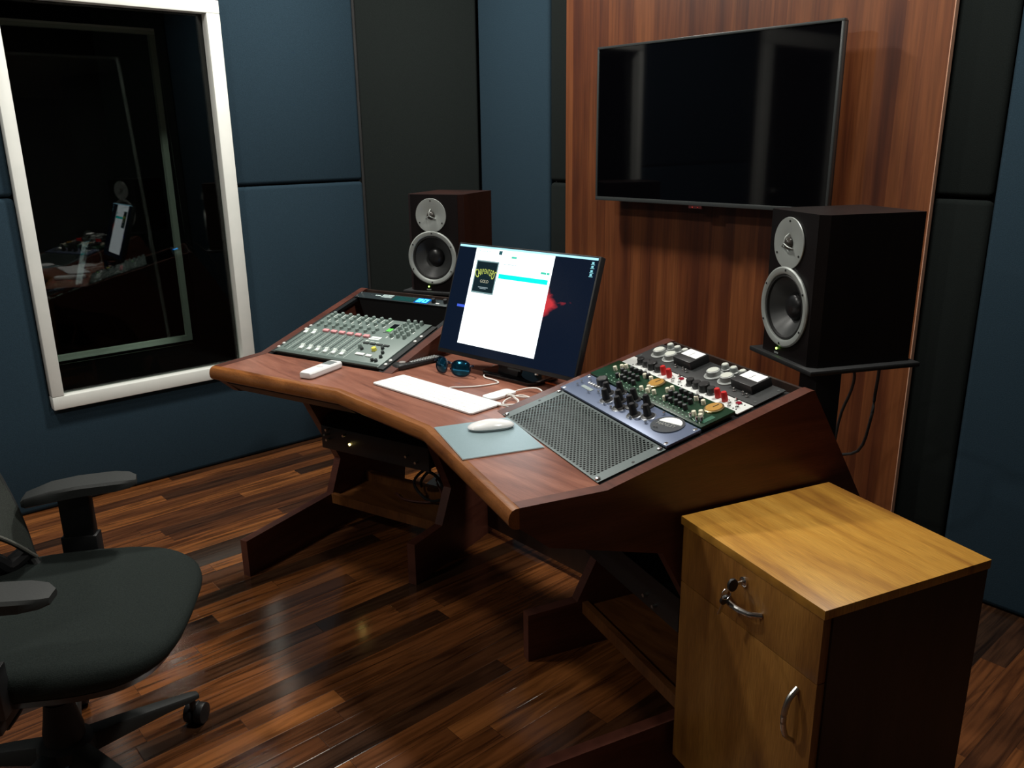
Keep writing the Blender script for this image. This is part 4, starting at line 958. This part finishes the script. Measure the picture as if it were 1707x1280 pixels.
for k in range(5):
    a = math.radians(91+72*k)-CYAW
    Ml = RZ(a)
    b = MB(Ml); rg = []
    for x, w_, z0, z1 in ((.040, .028, .070, .118), (.12, .024, .074, .112), (.22, .020, .078, .100), (.285, .017, .076, .092), (.305, .012, .076, .088)):
        rg.append([(x, -w_, z0), (x, w_, z0), (x, w_*.75, z1), (x, -w_*.75, z1)])
    b.loft(rg); b.build('base_leg', M_charcoal, ch_, .004)
    b = MB(Ml @ T(.288, 0, 0)); b.cyl((0, 0, .05), .006, .026, 10)
    cs = MB(Ml @ T(.288, 0, 0) @ RZ(.7 if k == 0 else .3*k))
    for y in (-.024, .004): cs.cyl((0.012, y, .0265), .0262, .020, 22, axis='y')
    cs.box((-.004, -.0035, .03), (.03, .0035, .05)); cs.cyl((0, 0, .045), .008, .031, 12)
    cs.build('caster', M_black, ch_, .003)
def armrest(sx_, yaw):
    Ma = T(sx_*.262, .02, 0) @ RZ(yaw)
    b = MB(Ma); rg = []
    for y, w_, z1, z0 in ((-.125, .014, .618, .604), (-.115, .028, .628, .604), (-.06, .040, .642, .612), (.0, .043, .646, .616), (.08, .043, .644, .616), (.112, .036, .640, .618), (.128, .020, .634, .620)):
        rg.append([(-w_, y, z0+.004), (-w_*.8, y, z0), (w_*.8, y, z0), (w_, y, z0+.004), (w_, y, z1-.006), (w_*.86, y, z1), (-w_*.86, y, z1), (-w_, y, z1-.006)])
    ar = b.loft(rg).build('armrest', M_charcoal, ch_, angle=40)
    b = MB(T(sx_*.278, .0, 0)); b.box((-.016, -.036, .46), (.016, .036, .6155)); b.box((-.020, -.042, .395), (.020, .042, .50)); b.box((-.02*1-(.10 if sx_ > 0 else 0), -.03, .362), (.02+(.10 if sx_ < 0 else 0), .03, .3946)); b.build('arm_post', M_black, ar, .004)
armrest(-1, math.radians(14)); armrest(1, 0)
# backrest: curved mesh shell on a frame
def backpt(u, t_):      # u -1..1 across, t 0..1 up
    wv = .200+.04*math.sin(min(1, t_*2.2)*PI/2)
    z = .487+t_*.52+.15*(1-u*u)*max(0, 1-t_*2.5); y = -.078-.19*t_**1.15-.06*(1-u*u)
    return Vector((u*wv, y, z))
b = MB(); rg = []
for j in range(15):
    t_ = j/14; row = [backpt(-1+2*k/12, t_) for k in range(13)]; rg.append([tuple(p) for p in row]+[tuple(p+Vector((0, -.014, 0))) for p in row[::-1]])
b.loft(rg).build('backrest', speckle('black mesh fabric', (.016, .020, .016), (.04, .048, .04), 500, .8), ch_)
hem = [backpt(-1+2*k/12, 0)+Vector((0, .002, -.003)) for k in range(13)]
MB().tube(hem, .0045, 8).build('back_hem', newmat('grey hem', (.16, .16, .14), .5), ch_)
for sx_ in (-1, 1):
    pts = [backpt(sx_, t_)+Vector((sx_*.004, -.012, 0)) for t_ in (0, .1, .25, .45, .7, .98)]
    pts = [Vector((sx_*.192, -.070, .455))]+pts
    MB().tube(pts, .012, 10).build('back_frame', M_charcoal, ch_)
hb = [backpt(-1+2*k/12, 0)+Vector((0, -.03, -.045-.02*math.sin(PI*k/12))) for k in range(1, 12)]
MB().tube([backpt(-1, .03)+Vector((0, -.012, 0))]+hb+[backpt(1, .03)+Vector((0, -.012, 0))], .020, 10).build('lower_brace', M_black, ch_)
b = MB(); b.tube([(0, -.08, .350), (0, -.20, .355), (0, -.235, .42), (0, -.215, .56), (0, -.245, .74)], .020, 10); b.build('back_bracket', M_black, ch_)
